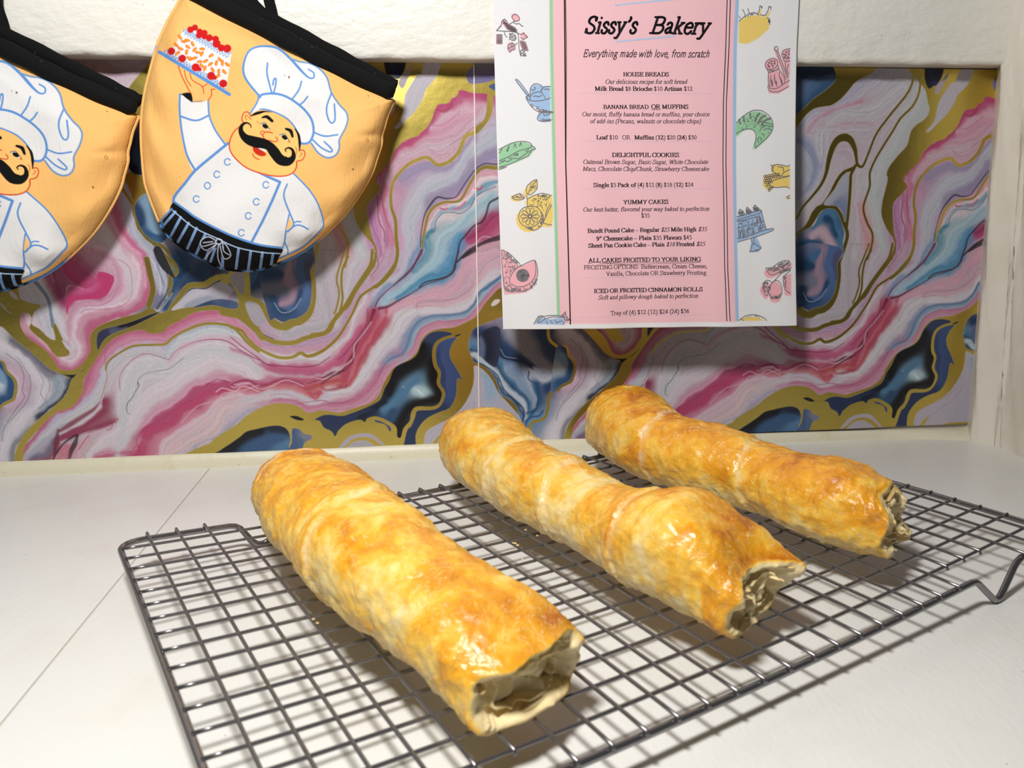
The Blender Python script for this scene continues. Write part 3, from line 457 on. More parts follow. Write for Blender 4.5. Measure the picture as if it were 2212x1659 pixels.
M_groove = mat('groove_grey', (196, 190, 178), .8)  # light grey-beige base that shows in the counter joint
M_plain = mat('room_paint', (205, 196, 182), .7, bump=[(40, .0008, None)])
M_chrome = mat('chrome_wire', (122, 119, 121), .24, .78, bump=[(260, .0001, None)], var=[(180, .66, .74, (112, 86, 48), .6, None)])
M_frame = mat('chrome_frame', (138, 136, 138), .15, .85, bump=[(120, .00012, None)])
M_edge = mat('paper_cut_edge', (236, 228, 220), .6)
M_black = mat('black_twill', (10, 10, 12), .85, spec=.2, bump=[(900, .0004, (1, 1, .2)), (120, .0006, None)], var=[(260, .70, .73, (70, 70, 74), .6, None)])
M_back = mat('mitt_back_cloth', (226, 172, 96), .9, spec=.1, bump=[(500, .0004, None)])
M_ink = mat('black_ink', (22, 18, 24), .7, spec=.2, var=[(300, .4, .8, (36, 30, 38), .5, None)])
M_grey = mat('grey_ink', (120, 116, 122), .7, spec=.2, var=[(300, .4, .8, (140, 136, 142), .5, None)])
M_tape = mat('steel_hook', (150, 150, 150), .3, 1.0, bump=[(90, .0001, None)])
# printed sheets: colour per vertex, foil where the 'foil' attribute says so
def print_mat(name, rough, spec, foil=False, bump=None, rib=0.):
    m = mat(name, rough=rough, spec=spec, attr='ink', bump=bump); nt = m.node_tree; b = nt.nodes['Principled BSDF']; L = nt.links
    if foil:
        a = nt.nodes.new('ShaderNodeAttribute'); a.attribute_name = 'foil'
        L.new(a.outputs['Fac'], b.inputs['Metallic'])
        mr = nt.nodes.new('ShaderNodeMapRange'); mr.inputs[3].default_value = rough; mr.inputs[4].default_value = .32; L.new(a.outputs['Fac'], mr.inputs[0]); L.new(mr.outputs[0], b.inputs['Roughness'])
    return m
M_print = print_mat('marbled_print', .34, .45, True, [(14, .0006, None), (240, .00006, None)])
M_mitt = print_mat('printed_twill', .9, .1, False, [(60, .0010, None), (800, .00028, (1.0, 1.0, .08))])
M_sheet = print_mat('menu_paper', .75, .2, False, [(9, .0012, (1, 1, .35)), (400, .00004, None)])

# ---------------------------------------------------------------- the niche: wall, beam, casing, counter
def struct(name, vf, m, smooth=False, parent=None):
    o = obj(name, vf[0], vf[1], m, parent, smooth)
    if not parent: o['kind'] = 'structure'
    return o
def strip(name, us, rows, m, parent=None, smooth=True):    # rows: functions u -> (v, D)
    V = []; n = len(us)
    for fn in rows:
        for u in us: V.append(W(u, *fn(u)))
    F = [(r*n+i, r*n+i+1, (r+1)*n+i+1, (r+1)*n+i) for r in range(len(rows)-1) for i in range(n-1)]
    return struct(name, (V, F), m, smooth, parent)
US = np.linspace(-.75, .462, 240)
VB = lambda u: .2812 + (u-.049)*.0062                    # underside of the beam
_r = random.Random(4); _ph = [(_r.uniform(20, 260), _r.uniform(0, 6.3), _r.uniform(.0001, .0004)) for _ in range(14)]
wav = lambda u: sum(a*math.sin(f*u+p) for f, p, a in _ph)*.8
DB = .0217
struct('wall_back', ([W(-.9, -.02, -.001), W(.75, -.02, -.001), W(.75, .9, -.001), W(-.9, .9, -.001)], [(0, 1, 2, 3)]), M_plain)
beam = strip('trim_1', US, [lambda u: (VB(u)+.0008, -.0005), lambda u: (VB(u)-.0002+wav(u)*.3, DB-.0035), lambda u: (VB(u)+.0005+wav(u), DB-.0012), lambda u: (VB(u)+.0032+wav(u)*.6, DB), lambda u: (.33, DB+.0004), lambda u: (.52, DB), lambda u: (.52, -.0005)], M_beam)
beam['label'] = 'white painted beam above the marbled backsplash'
beam.data.materials.append(M_soffit); beam.data.polygons.foreach_set('material_index', np.array([1]*239+[0]*(len(beam.data.polygons)-239), np.int32))
endv = [W(.462, VB(.462), -.0005), W(.462, VB(.462), DB-.002), W(.462, .52, DB), W(.462, .52, -.0005)]
struct('trim_2', (endv + [p+WE*.004 for p in endv], [(0, 1, 2, 3), (4, 5, 6, 7)[::-1], (0, 1, 5, 4), (1, 2, 6, 5), (2, 3, 7, 6), (3, 0, 4, 7)]), M_beam)
# cream strip under the backsplash, its foot bulging forward into the right-hand corner
def dfoot(u):
    t = min(max((u-.34)/.11, 0), 1); return .0030 + .021*t**2.4
us2 = np.linspace(-.75, .452, 160)
strip('baseboard_back', us2, [lambda u: (.0108-.0048*min(max((u-.1)/.35, 0), 1), .0006), lambda u: (.0104-.0048*min(max((u-.1)/.35, 0), 1), .0026), lambda u: (.003, .0028+(dfoot(u)-.003)*.7), lambda u: (-.0005, dfoot(u))], M_trim)
# right-hand casing and return wall
LEAN = -.0085
def pl(px, py): return px_table(px, py)
plan = [tuple(W(.4505, 0, -.002)[:2]), tuple(W(.4505, 0, .002)[:2]), pl(2095, 952), pl(2103, 955), pl(2122, 958.5), pl(2144, 962.5), pl(2149, 963.5), pl(2152, 966), pl(2158, 966.5), pl(2166, 970), pl(2186, 978), pl(2212, 990), (.3815, .556), (.386, .548), (.40, .546), (.50, .548), (.80, .55)]
zs = np.r_[np.linspace(-.002, .30, 34), np.linspace(.33, .60, 8)]; P2 = spline(plan, 3); V = []
rr = random.Random(8)
for z in zs:
    for k, (x, y) in enumerate(P2):
        w = .0006*math.sin(z*60+k*.9)+.0004*math.sin(z*141+k*2.1) if 5 < k < 36 else 0
        V.append((x+LEAN*z/.29+w, y-w*.4, z))
n = len(P2); F = [(r*n+i, r*n+i+1, (r+1)*n+i+1, (r+1)*n+i) for r in range(len(zs)-1) for i in range(n-1)]
struct('wall_right', (V, F), M_case, True)
q = [W(*px_wall(x, y, .004), .004) for x, y in [(2166, 152), (2176, 150), (2198, 146), (2196, 152), (2182, 158), (2176, 172), (2170, 165)]]
V, F = join([(q + [p+WN*.002 for p in q], [tuple(range(7)), tuple(range(7, 14))[::-1]] + [(i, (i+1) % 7, 7+(i+1) % 7, 7+i) for i in range(7)])])
struct('trim_3', (V, F), M_caulk)
# counter: two laid sheets meeting in a fine joint, on a base
sa, sb = np.array(px_table(456, 1008)), np.array(px_table(0, 1566)); sd = (sb-sa)/np.linalg.norm(sb-sa); far = sa-sd*.03; near = sa+sd*.95
nrm = np.array([-sd[1], sd[0]]); g = .00045
wl = W(-.75, 0, 0)[:2]; wr = W(.47, 0, 0)[:2]
top = empty('countertop'); tagp(top, kind='structure')
def panel(poly):
    V, F = prism([tuple(p) for p in poly], -.0005, 0.0); o = obj('panel', V, F, M_table, top, False)
    bv = o.modifiers.new('b', 'BEVEL'); bv.width = .00025; bv.segments = 2; return o
sgn = 1 if (wl-sa) @ nrm > 0 else -1
panel([wl, far+nrm*g*sgn, near+nrm*g*sgn, (-.75, near[1])])
panel([far-nrm*g*sgn, wr, (.47, near[1]), near-nrm*g*sgn])
V, F = prism([tuple(wl), tuple(wr), (.47, near[1]), (-.75, near[1])], -.03, -.0005); obj('base', V, F, M_groove, top, False)

# ---------------------------------------------------------------- backsplash sheets
def grid_obj(name, co, ny, nx, ink, m, foil=None, keep=None, parent=None):
    idx = np.arange(ny*nx).reshape(ny, nx)
    F = np.stack([idx[:-1, :-1], idx[1:, :-1], idx[1:, 1:], idx[:-1, 1:]], -1).reshape(-1, 4)
    ink = ink.reshape(-1, 3)
    if keep is not None:
        k = keep.ravel(); F = F[k[F].all(1)]; used = np.zeros(ny*nx, bool); used[F.ravel()] = True
        new = np.cumsum(used)-1; F = new[F]; co = co[used]; ink = ink[used]
        if foil is not None: foil = foil.ravel()[used]
    o = obj(name, co, F, m, parent, True); me = o.data
    a = me.attributes.new('ink', 'FLOAT_COLOR', 'POINT'); a.data.foreach_set('color', np.c_[ink, np.ones(len(ink))].astype(np.float32).ravel())
    if foil is not None:
        a = me.attributes.new('foil', 'FLOAT', 'POINT'); a.data.foreach_set('value', np.asarray(foil, np.float32).ravel())
    return o
RT = paper_tile(); ny, nx = RT.ny, RT.nx
jj, ii = np.mgrid[0:ny, 0:nx]; U = ii*RT.res/1000; Vv = VTOP - jj*RT.res/1000
bow = .0003*np.sin(U*31+Vv*9)+.0002*np.sin(U*70-Vv*40)
co = (WE[None]*U.reshape(-1, 1) + WN[None]*bow.reshape(-1, 1)); co[:, 2] = Vv.ravel()
origin = W(.049-PER/1000, 0, .0010)
s1 = grid_obj('backsplash_sheet', co, ny, nx, np.clip(RT.img, 0, 1), M_print, np.clip(RT.gold, 0, 1)); s1.location = origin
tagp(s1, 'left marbled agate backsplash sheet, pink, blue and gold, behind the oven mitts', 'wallpaper', 'marbled backsplash sheets')
s2 = s1.copy(); COL.objects.link(s2); s2.location = W(.049, 0, .0016)
tagp(s2, 'right marbled agate backsplash sheet, behind the hanging menu and beside the white casing')
e = obj('cut_edge', *prism([(WE*a+WN*b)[:2] for a, b in ((-.0006, -.0003), (.0001, -.0003), (.0001, .0009), (-.0006, .0009))], .0105, .2806), M_edge, s2, False)
e['label'] = 'pale cut edge of the sheet at the seam'
# ---------------------------------------------------------------- menu sheet hanging from the beam
def DP(u, v): return .0245 + .0225*np.clip((.295-v)/.195, 0, 1)**1.25 + .0012*np.sin(u*58+v*6)*np.clip((.30-v)/.15, 0, 1) + .0007*np.sin(u*140+v*17)*np.clip((.25-v)/.15, 0, 1)
def px_poster(pts):
    p = np.atleast_2d(np.asarray(pts, float)); D = np.full(len(p), .035)
    for _ in range(6): q = px_wall_arr(p, D); D = DP(q[:, 0], q[:, 1])
    return q
def on_poster(q, off=0.0):
    D = DP(q[:, 0], q[:, 1])+off; P = WE[None]*q[:, :1] + WN[None]*(D0+D)[:, None]; P[:, 2] = q[:, 1]; return P
ZP = {'A': (1050, 0, 4.609), 'B': (1400, 0, 4.609), 'C': (1050, 360, 4.609), 'D': (1400, 360, 4.609)}
def pp(s):
    return np.array([[float(a) for a in q.split(',')] for q in s.split()])
def zp(z, s):
    ox, oy, k = ZP[z]; return px_poster(pp(s)/k+[ox, oy])
PX0, PX1, PY0, PY1 = .0625, .0625+.2145, .0968, .0968+.2794
c = px_poster([(1065, 2), (1087, 711), (1726, 2), (1721, 703)])
LFT = lambda v: c[1, 0]+(c[0, 0]-c[1, 0])*(v-c[1, 1])/(c[0, 1]-c[1, 1]); RGT = lambda v: c[3, 0]+(c[2, 0]-c[3, 0])*(v-c[3, 1])/(c[2, 1]-c[3, 1])
BOT = lambda s: c[1, 1]+(c[3, 1]-c[1, 1])*s; HT = .2794
# paper coordinates: x in mm from the left edge (0..215.9), y in mm from the top
def to_paper(q):
    v = q[:, 1]; l, r = LFT(v), RGT(v); s = (q[:, 0]-l)/(r-l); b = BOT(s); return np.c_[s*215.9, (HT-(v-b))*1000]
def from_paper(p):
    s = p[:, 0]/215.9; v = BOT(s)+HT-p[:, 1]/1000; l, r = LFT(v), RGT(v); return np.c_[l+s*(r-l), v]
res = .6; RP = Raster(215.9, 279.4, res, (227, 227, 230))
def rect(x0, x1, y0, y1, col): RP.fill([(x0, y0), (x1, y0), (x1, y1), (x0, y1)], col, res)
def ppx(*pts): return to_paper(px_poster(pts))
PAPER_PINK = (237, 189, 197); PG = (150, 200, 158); PB = (156, 186, 222); PYL = (232, 202, 112); PPK = (234, 172, 182)
g_ = ppx((1187, 3), (1194.5, 3), (1210, 684), (1203.5, 684)); yb = ppx((1400, 697))[0][1]
RP.fill([(g_[1][0], 4), (ppx((1590, 3))[0][0], 4), (ppx((1590, 690))[0][0], yb), (g_[2][0]-.6, yb)], PAPER_PINK)
RP.fill([(g_[0][0], 4), (g_[1][0], 4), g_[2], g_[3]], PG)
b_ = ppx((1590, 3), (1598, 3), (1583, 350), (1590, 350), (1589, 694), (1596, 694)); RP.fill([(b_[0][0], 4), (b_[1][0], 4), b_[3], b_[5], b_[4], b_[2]], PB)
def F_(z, s, col, dx=0, dy=0): RP.fill(to_paper(spline(zp(z, s), 3, True))+[dx, dy], col, res*1.2)
def Fs(z, s, col): RP.fill(to_paper(zp(z, s)), col, res)
WHT = (233, 232, 234)
F_('A', '250,150 290,135 335,175 325,210 290,215 265,190', PPK); F_('A', '150,225 185,190 235,240 305,285 305,312 240,308 180,262', PPK); Fs('A', '104,340 160,350 160,440 104,440', PPK)
F_('A', '350,330 380,325 418,365 380,395 345,385', PPK); F_('A', '220,430 270,425 290,480 240,520 215,490', PPK); F_('A', '340,410 375,405 412,470 400,505 345,470', PPK)
F_('A', '290,800 310,800 430,950 410,965', PB); Fs('A', '440,880 480,840 540,850 600,860 640,870 640,1215 560,1215 510,1180 520,1120 560,1100 480,1060 400,1000 390,960 430,940', PB)
Fs('A', '127,1490 250,1420 380,1410 450,1440 490,1480 430,1560 300,1620 180,1659 127,1659', PG); Fs('C', '127,0 200,0 160,25 127,28', PG)
Fs('B', '905,225 960,170 1060,150 1180,170 1215,215 1200,290 1100,380 990,438 900,430', PYL); F_('B', '1090,150 1130,85 1110,180', PYL); F_('B', '1160,180 1215,100 1220,110 1185,190', PYL)
F_('B', '1165,620 1210,590 1280,590 1300,680 1250,700 1180,700', PPK); Fs('B', '1190,720 1300,690 1350,760 1410,780 1400,870 1300,935 1200,930 1190,860', PPK); F_('B', '1255,500 1290,500 1400,760 1370,790', PPK); Fs('B', '1335,500 1415,490 1412,760 1370,700 1335,560', PPK)
F_('B', '880,1230 960,1150 1040,1110 1140,1120 1230,1200 1245,1280 1190,1380 1070,1480 1045,1470 1075,1340 1020,1290 940,1310 876,1360', PG)
Fs('D', '1410,0 1410,215 1300,200 1250,205 1205,250 1140,190 1150,90 1230,70 1240,0', PYL); Fs('B', '1225,1645 1280,1635 1410,1659 1410,1690 1230,1690', PYL); F_('D', '1378,305 1412,285 1412,318 1385,320', PYL)
Fs('D', '885,490 1060,430 1130,430 1170,620 1235,615 1240,640 1080,700 1130,800 1100,850 1010,855 1030,700 890,755', PB)
F_('D', '1155,1045 1230,1010 1420,960 1410,1010 1230,1110 1170,1090', PPK); F_('D', '1115,1210 1180,1140 1190,1290 1165,1320 1120,1260', PPK); F_('D', '1190,1190 1270,1140 1330,1220 1310,1340 1220,1340', PPK); Fs('D', '1340,1100 1425,1060 1425,1290 1360,1280', PPK)
F_('D', '905,1532 960,1505 1060,1495 1150,1532', PYL)
F_('C', '370,270 400,210 470,140 510,130 505,220 430,280 400,400 640,360 655,590 560,600 430,655 320,600 305,480 400,400 410,330', PYL); F_('C', '245,310 300,275 380,310 330,345 260,340', PYL); F_('C', '440,300 600,280 655,300 655,560 560,580 410,390', PYL)
F_('C', '152,840 230,880 340,990 480,935 515,1040 480,1180 400,1250 230,1270 175,1240', PPK); Fs('C', '475,1565 540,1500 640,1520 760,1500 790,1570 760,1575', PB)
jj, ii = np.mgrid[0:RP.ny, 0:RP.nx]; q = from_paper(np.c_[ii.ravel()*res, jj.ravel()*res])
menu = empty('menu_sheet', on_poster(from_paper(np.array([[108, 140.]])))[0])
tagp(menu, "white menu sheet with a pink panel headed Sissy's Bakery, hanging from the beam", 'menu')
sh = grid_obj('paper', on_poster(q), RP.ny, RP.nx, RP.img, M_sheet); child(sh, menu)
sm = sh.modifiers.new('t', 'SOLIDIFY'); sm.thickness = .00015; sm.offset = -1
# ---- broad-nib lettering
GL = {}
def gdef(txt):
    for line in txt.strip().split('\n'):
        k, adv, rest = line.split(' ', 2); st = []
        for part in rest.split(';'):
            t = part.split()
            if not t: continue
            v = [float(a) for a in t[1:]]
            if t[0] == 'l': st.append(('p', np.array(v).reshape(-1, 2)))
            elif t[0] == 'c': st.append(('p', spline(np.array(v).reshape(-1, 2), 3)))
            elif t[0] == 'o':
                th = np.radians(np.linspace(0, 360, 17)); st.append(('p', np.c_[v[0]+v[2]*np.cos(th), v[1]+v[3]*np.sin(th)]))
            elif t[0] == 's': st.append(('s', np.array([[v[0]-v[2], v[1]], [v[0]+v[2], v[1]]])))
            elif t[0] == 'd': st.append(('d', np.array([v])))
        GL[k] = (float(adv), st)
gdef("""a 44 c 8 36 16 44 27 42 31 33 31 9 34 3 41 5;c 31 26 14 20 8 11 15 2 25 5 31 12
b 50 l 12 67 12 4;o 27 22 16 21;s 9 66 5
c 44 c 39 35 32 43 22 44 9 36 6 22 10 7 24 0 33 2 40 10
d 50 l 36 67 36 2;o 22 21 16 21;s 33 66 5;s 40 1 5
e 44 c 7 26 38 26 37 36 29 44 21 44 9 37 6 23 10 7 23 0 33 3 40 12
f 33 c 36 62 30 67 21 64 16 55 16 1;l 4 44 28 44;s 17 1 10
g 50 o 22 30 13 14;c 13 18 10 11 16 7 34 6 42 -1 40 -12 26 -21 10 -19 4 -12 10 -3 16 1;l 30 41 46 41
h 50 l 11 67 11 1;c 11 34 20 43 30 43 36 36 36 1;s 11 1 9;s 37 1 9;s 8 66 5
i 28 l 14 44 14 1;s 14 1 9;s 10 43 6;d 14 61
j 28 c 15 44 15 -10 10 -20 0 -18;s 11 43 6;d 14 61
k 50 l 11 67 11 1;l 38 43 14 20;l 20 25 40 1;s 11 1 9;s 41 1 8;s 37 44 8;s 8 66 5
l 28 l 14 67 14 1;s 14 1 9;s 10 66 5
m 78 l 12 44 12 1;c 12 34 20 43 30 43 36 36 36 1;c 37 34 46 43 56 43 62 36 62 1;s 12 1 9;s 38 1 9;s 64 1 9;s 8 43 5
n 50 l 12 44 12 1;c 12 34 20 43 30 43 36 36 36 1;s 12 1 9;s 37 1 9;s 8 43 5
o 50 o 25 22 19 22
p 50 l 11 44 11 -20;o 27 21 16 21;s 11 -21 9;s 8 43 5
q 50 l 37 44 37 -20;o 22 21 16 21;s 38 -21 9
r 33 l 11 44 11 1;c 11 32 18 42 26 44 32 40;s 12 1 10;s 8 43 5
s 39 c 32 34 26 44 14 43 8 34 14 26 26 20 33 12 26 1 14 0 6 5 5 13
t 28 c 13 58 13 8 18 1 28 6;l 3 43 26 43
u 50 c 11 43 11 10 18 1 28 2 36 10;l 36 43 36 1;s 8 43 6;s 33 43 6;s 40 1 5
v 50 l 8 43 25 2;l 42 43 25 2;s 8 44 8;s 41 44 7
w 72 l 7 43 21 2;l 36 40 21 2;l 36 42 50 2;l 66 43 50 2;s 7 44 7;s 36 44 7;s 65 44 6
x 50 l 8 43 41 1;l 41 43 8 1;s 9 44 8;s 40 44 7;s 9 1 7;s 41 1 8
y 50 l 8 43 25 3;c 42 43 24 -2 16 -18 5 -18;s 8 44 8;s 41 44 7
z 44 l 5 43 38 43 6 1 39 1 41 12;l 6 43 5 33
A 72 l 36 66 12 1;l 36 66 60 1;l 20 24 51 24;s 11 1 9;s 60 1 11
B 67 l 17 65 17 1;c 17 65 40 65 54 58 52 40 38 34 17 34;c 38 34 56 30 60 14 48 2 30 1 17 1;s 12 1 9;s 12 65 9
C 67 c 60 48 52 62 38 66 16 58 5 33 14 8 36 0 54 6 62 16;l 60 48 60 64
D 72 l 17 65 17 1;c 17 65 38 65 58 56 67 34 58 9 38 1 17 1;s 12 1 9;s 12 65 9
E 61 l 17 65 17 1;l 14 65 53 65 53 52;l 14 1 55 1 58 14;l 17 34 42 34;l 42 42 42 26;s 10 1 7;s 10 65 7
F 56 l 17 65 17 1;l 14 65 52 65 52 52;l 17 34 42 34;l 42 42 42 26;s 17 1 12;s 10 65 7
G 72 c 60 48 52 62 38 66 16 58 5 33 14 8 36 0 54 5 61 9;l 60 48 60 64;l 61 28 61 6;s 60 29 11
H 72 l 16 65 16 1;l 56 65 56 1;l 16 34 56 34;s 16 1 11;s 16 65 11;s 56 1 11;s 56 65 11
I 33 l 16 65 16 1;s 16 1 12;s 16 65 12
K 72 l 16 65 16 1;l 58 64 18 30;l 28 38 62 1;s 16 1 11;s 16 65 11;s 60 1 10;s 58 65 9
L 61 l 17 65 17 1;l 10 1 54 1 58 16;s 17 65 12
M 89 l 15 65 15 1;l 16 65 43 4;l 71 65 43 4;l 72 65 72 1;s 15 1 10;s 73 1 12;s 10 65 8;s 76 65 8
N 72 l 14 65 14 1;l 14 65 59 2;l 59 65 59 2;s 14 1 10;s 10 65 8;s 59 65 10
O 72 o 36 33 31 33
P 56 l 15 65 15 1;c 15 65 36 65 51 58 50 40 36 32 15 31;s 15 1 11;s 11 65 8
R 67 l 15 65 15 1;c 15 65 36 65 51 58 50 40 36 32 15 31;s 15 1 11;s 11 65 8;l 34 32 60 1;s 62 1 7
S 56 c 44 50 40 62 28 66 12 60 9 46 20 38 38 30 48 18 42 4 28 0 12 4 6 18;l 45 50 45 63;l 6 18 6 3
T 61 l 30 65 30 1;l 4 52 4 65 57 65 57 52;s 30 1 12
U 72 c 15 65 15 16 24 2 40 0 54 6 57 18 57 65;s 15 65 11;s 58 65 10
V 72 l 13 65 37 1;l 60 65 37 1;s 12 65 10;s 60 65 9
W 94 l 10 65 30 1;l 48 62 30 1;l 46 65 64 1;l 84 65 64 1;s 10 65 9;s 46 65 9;s 84 65 8
Y 72 l 12 65 37 30;l 61 65 37 30;l 37 32 37 1;s 37 1 12;s 12 65 10;s 61 65 9
0 50 o 25 33 18 32
1 50 l 28 65 28 1;l 28 65 14 58;s 28 1 11
2 50 c 6 50 14 64 28 64 38 52 32 36 6 3;l 6 2 42 2 46 12
3 50 c 8 55 18 66 32 62 34 48 18 37;c 18 37 36 36 42 20 32 4 16 0 6 5
4 50 l 46 17 4 17 34 65 34 1
5 50 l 42 65 18 65 12 42;c 12 42 30 40 40 22 32 4 16 0 6 5
6 50 c 42 65 24 58 10 36 9 18;o 25 20 16 20
8 50 o 25 49 13 15;o 25 17 16 17
9 50 o 25 44 16 20;c 41 46 38 20 24 4 8 0
$ 50 c 40 50 36 60 25 63 12 58 9 46 20 38 34 29 42 18 36 5 24 2 12 6 7 18;l 25 70 25 -6
( 33 c 28 68 14 52 9 25 14 -4 28 -20
) 33 c 5 68 19 52 24 25 19 -4 5 -20
, 25 c 13 4 14 -4 8 -12;d 12 4
. 25 d 12 4
: 28 d 14 6;d 14 38
– 50 l 2 22 48 22
- 33 l 5 22 28 22
/ 28 l 0 -2 27 68
' 26 c 14 64 16 56 9 46;d 13 62
” 44 c 13 64 15 56 9 48;c 30 64 32 56 26 48;d 13 62;d 30 62""")
GL[' '] = (25., [])
class Ink:
    def __init__(s): s.V = []; s.F = []
    def sweep(s, P, hx, hy, close=False):     # P in paper millimetres; elliptical nib half sizes
        for a, b in zip(P[:-1], P[1:]):
            d = b-a; l = np.hypot(*d)
            if l < 1e-6: continue
            n = np.array([-d[1], d[0]])/l; o = np.array([hx*hx*n[0], hy*hy*n[1]])/math.sqrt((hx*n[0])**2+(hy*n[1])**2)
            k = len(s.V); s.V += [a+o, a-o, b-o, b+o]; s.F.append((k, k+1, k+2, k+3))
        for a in P: s.dot(a, hx, hy, 6)
    def dot(s, a, hx, hy, n=8):
        k = len(s.V); s.V += [a+[hx*math.cos(2*math.pi*i/n), hy*math.sin(2*math.pi*i/n)] for i in range(n)]; s.F.append(tuple(range(k, k+n)))
    def build(s, name, m, off):
        q = from_paper(np.array(s.V)); return child(obj(name, on_poster(q, off), s.F, m, None, False), menu)
STY = {'r': (5.2, 2.5, 0), 'b': (8.0, 3.1, 0), 'i': (5.0, 2.4, .27), 'j': (6.4, 2.6, .27), 't': (5.6, 4.8, .40), 'h': (3.4, 3.4, .42)}
def text(ink, s, p0, p1, under=False, fixed=None):
    # s has style marks {r}{b}{i}; the run is fitted between the photographed end points
    runs = []; st = 'r'; i = 0
    while i < len(s):
        if s[i] == '{': st = s[i+1]; i += 3; continue
        runs.append((st, s[i])); i += 1
    tot = sum(GL[ch][0]*(1.07 if k in 'bj' else 1) for k, ch in runs)
    A, B = to_paper(px_poster([p0, p1])); L = np.hypot(*(B-A)); ex = (B-A)/L; em = L/tot if fixed is None else fixed; sx = L/tot
    ey = np.array([-ex[1], ex[0]]); ey = -ey if ey[1] > 0 else ey
    x = 0
    for k, ch in runs:
        adv, st_ = GL[ch]; hx, hy, shr = STY[k]; sc = 1.07 if k in 'bj' else 1
        for ty, P in st_:
            if ty == 's' and k == 'h': continue
            Q = np.c_[(P[:, 0]*sc + P[:, 1]*shr), P[:, 1]]
            w = np.array([A + ex*((x+a)*sx) + ey*(b*em) for a, b in Q])
            if ty == 'd': ink.dot(w[0], max(hx, 4.8)*em, max(hx, 4.8)*em)
            elif ty == 's': ink.sweep(w, hy*em*.9, hy*em*.9)
            else: ink.sweep(w, hx*em, hy*em)
        x += adv*sc
    if under: ink.sweep(np.array([A-ey*em*14, B-ey*em*14]), .15, .13)
ink = Ink()
for s, x0, y0, x1, y1, un in [
 ('{b}HOUSE BREADS', 1346, 165, 1445, 165, 0), ('{i}Our delicious recipe for soft bread', 1307, 181, 1484, 181, 0), ('{b}Milk Bread {r}$8 {b}Brioche {r}$10 {b}Artisan {r}$12', 1285, 196, 1496, 196, 0),
 ('{b}BANANA BREAD', 1303, 235, 1401, 235, 0), ('{b}OR', 1407, 235, 1426, 235, 1), ('{b}MUFFINS', 1430, 235, 1487, 235, 0),
 ('{i}Our moist, fluffy banana bread or muffins, your choice', 1257, 251, 1532, 251, 0), ('{i}of add-ins (Pecans, walnuts or chocolate chips)', 1274, 266, 1514, 266, 0),
 ('{b}Loaf {r}$10   OR   {b}Muffins {r}({b}12{r}) $20 ({b}24{r}) $30', 1288, 301, 1505, 301, 0), ('{b}DELIGHTFUL COOKIES', 1322, 339, 1467, 339, 0),
 ('{i}Oatmeal Brown Sugar, Basic Sugar, White Chocolate', 1259, 354, 1529, 354, 0), ('{i}Macs, Chocolate Chip/Chunk, Strawberry Cheesecake', 1258, 369, 1531, 369, 0),
 ('{b}Single {r}$3 {b}Pack of {r}({b}4{r}) $12 ({b}8{r}) $18 ({b}12{r}) $24', 1282, 404, 1498, 403, 0), ('{b}YUMMY CAKES', 1346, 441, 1444, 440, 0),
 ('{i}Our best batter, flavored your way baked to perfection', 1259, 457, 1532, 455, 0), ('{r}$35', 1385, 470, 1404, 470, 0),
 ('{b}Bundt Pound Cake {r}– {b}Regular {i}$25 {b}Mile High {i}$35', 1269, 503, 1527, 499, 0), ('{b}9” Cheesecake – Plain {r}$35 {b}Flavors {r}$45', 1288, 520, 1495, 517, 0),
 ('{b}Sheet Pan Cookie Cake {r}– {b}Plain {i}$18 {b}Frosted {i}$25', 1271, 535, 1523, 531, 0), ('{b}ALL CAKES FROSTED TO YOUR LIKING', 1271, 567, 1514, 564, 1),
 ('{r}FROSTING OPTIONS: Buttercream, Cream Cheese,', 1261, 582, 1528, 579, 0), ('{r}Vanilla, Chocolate OR Strawberry Frosting', 1309, 596, 1526, 593, 0),
 ('{b}ICED OR FROSTED CINNAMON ROLLS', 1283, 633, 1518, 629, 0), ('{i}Soft and pillowy dough baked to perfection', 1292, 647, 1508, 643, 0),
 ('{r}Tray of (4) $12 (12) $24 (24) $36', 1319, 681, 1489, 676, 0)]:
    text(ink, s, (x0, y0), (x1, y1), bool(un))
text(ink, "{t}Sissy's", (1262, 72), (1374, 72), False, .158); text(ink, '{t}Bakery', (1402, 72), (1529, 74), False, .158)
text(ink, '{h}Everything made with love, from scratch', (1258, 123), (1532, 124), False, .072)
def tp(*pts): return to_paper(px_poster(pts))
ink.sweep(np.array([(tp((1218.5, 4))[0][0], 4), *tp((1222, 350), (1232, 700))]), .42, .42)
for a, b, c2 in ((1569, 1561.5, 1570), (1576, 1568, 1577)): ink.sweep(np.array([(tp((a, 4))[0][0], 4), *tp((a-1, 90), (b+1, 220), (b, 350), (b+2.5, 480), (b+4, 580), (c2, 693))]), .30, .30)
ink.build('lettering', M_ink, .00012)['label'] = 'black printed menu lettering and rules'
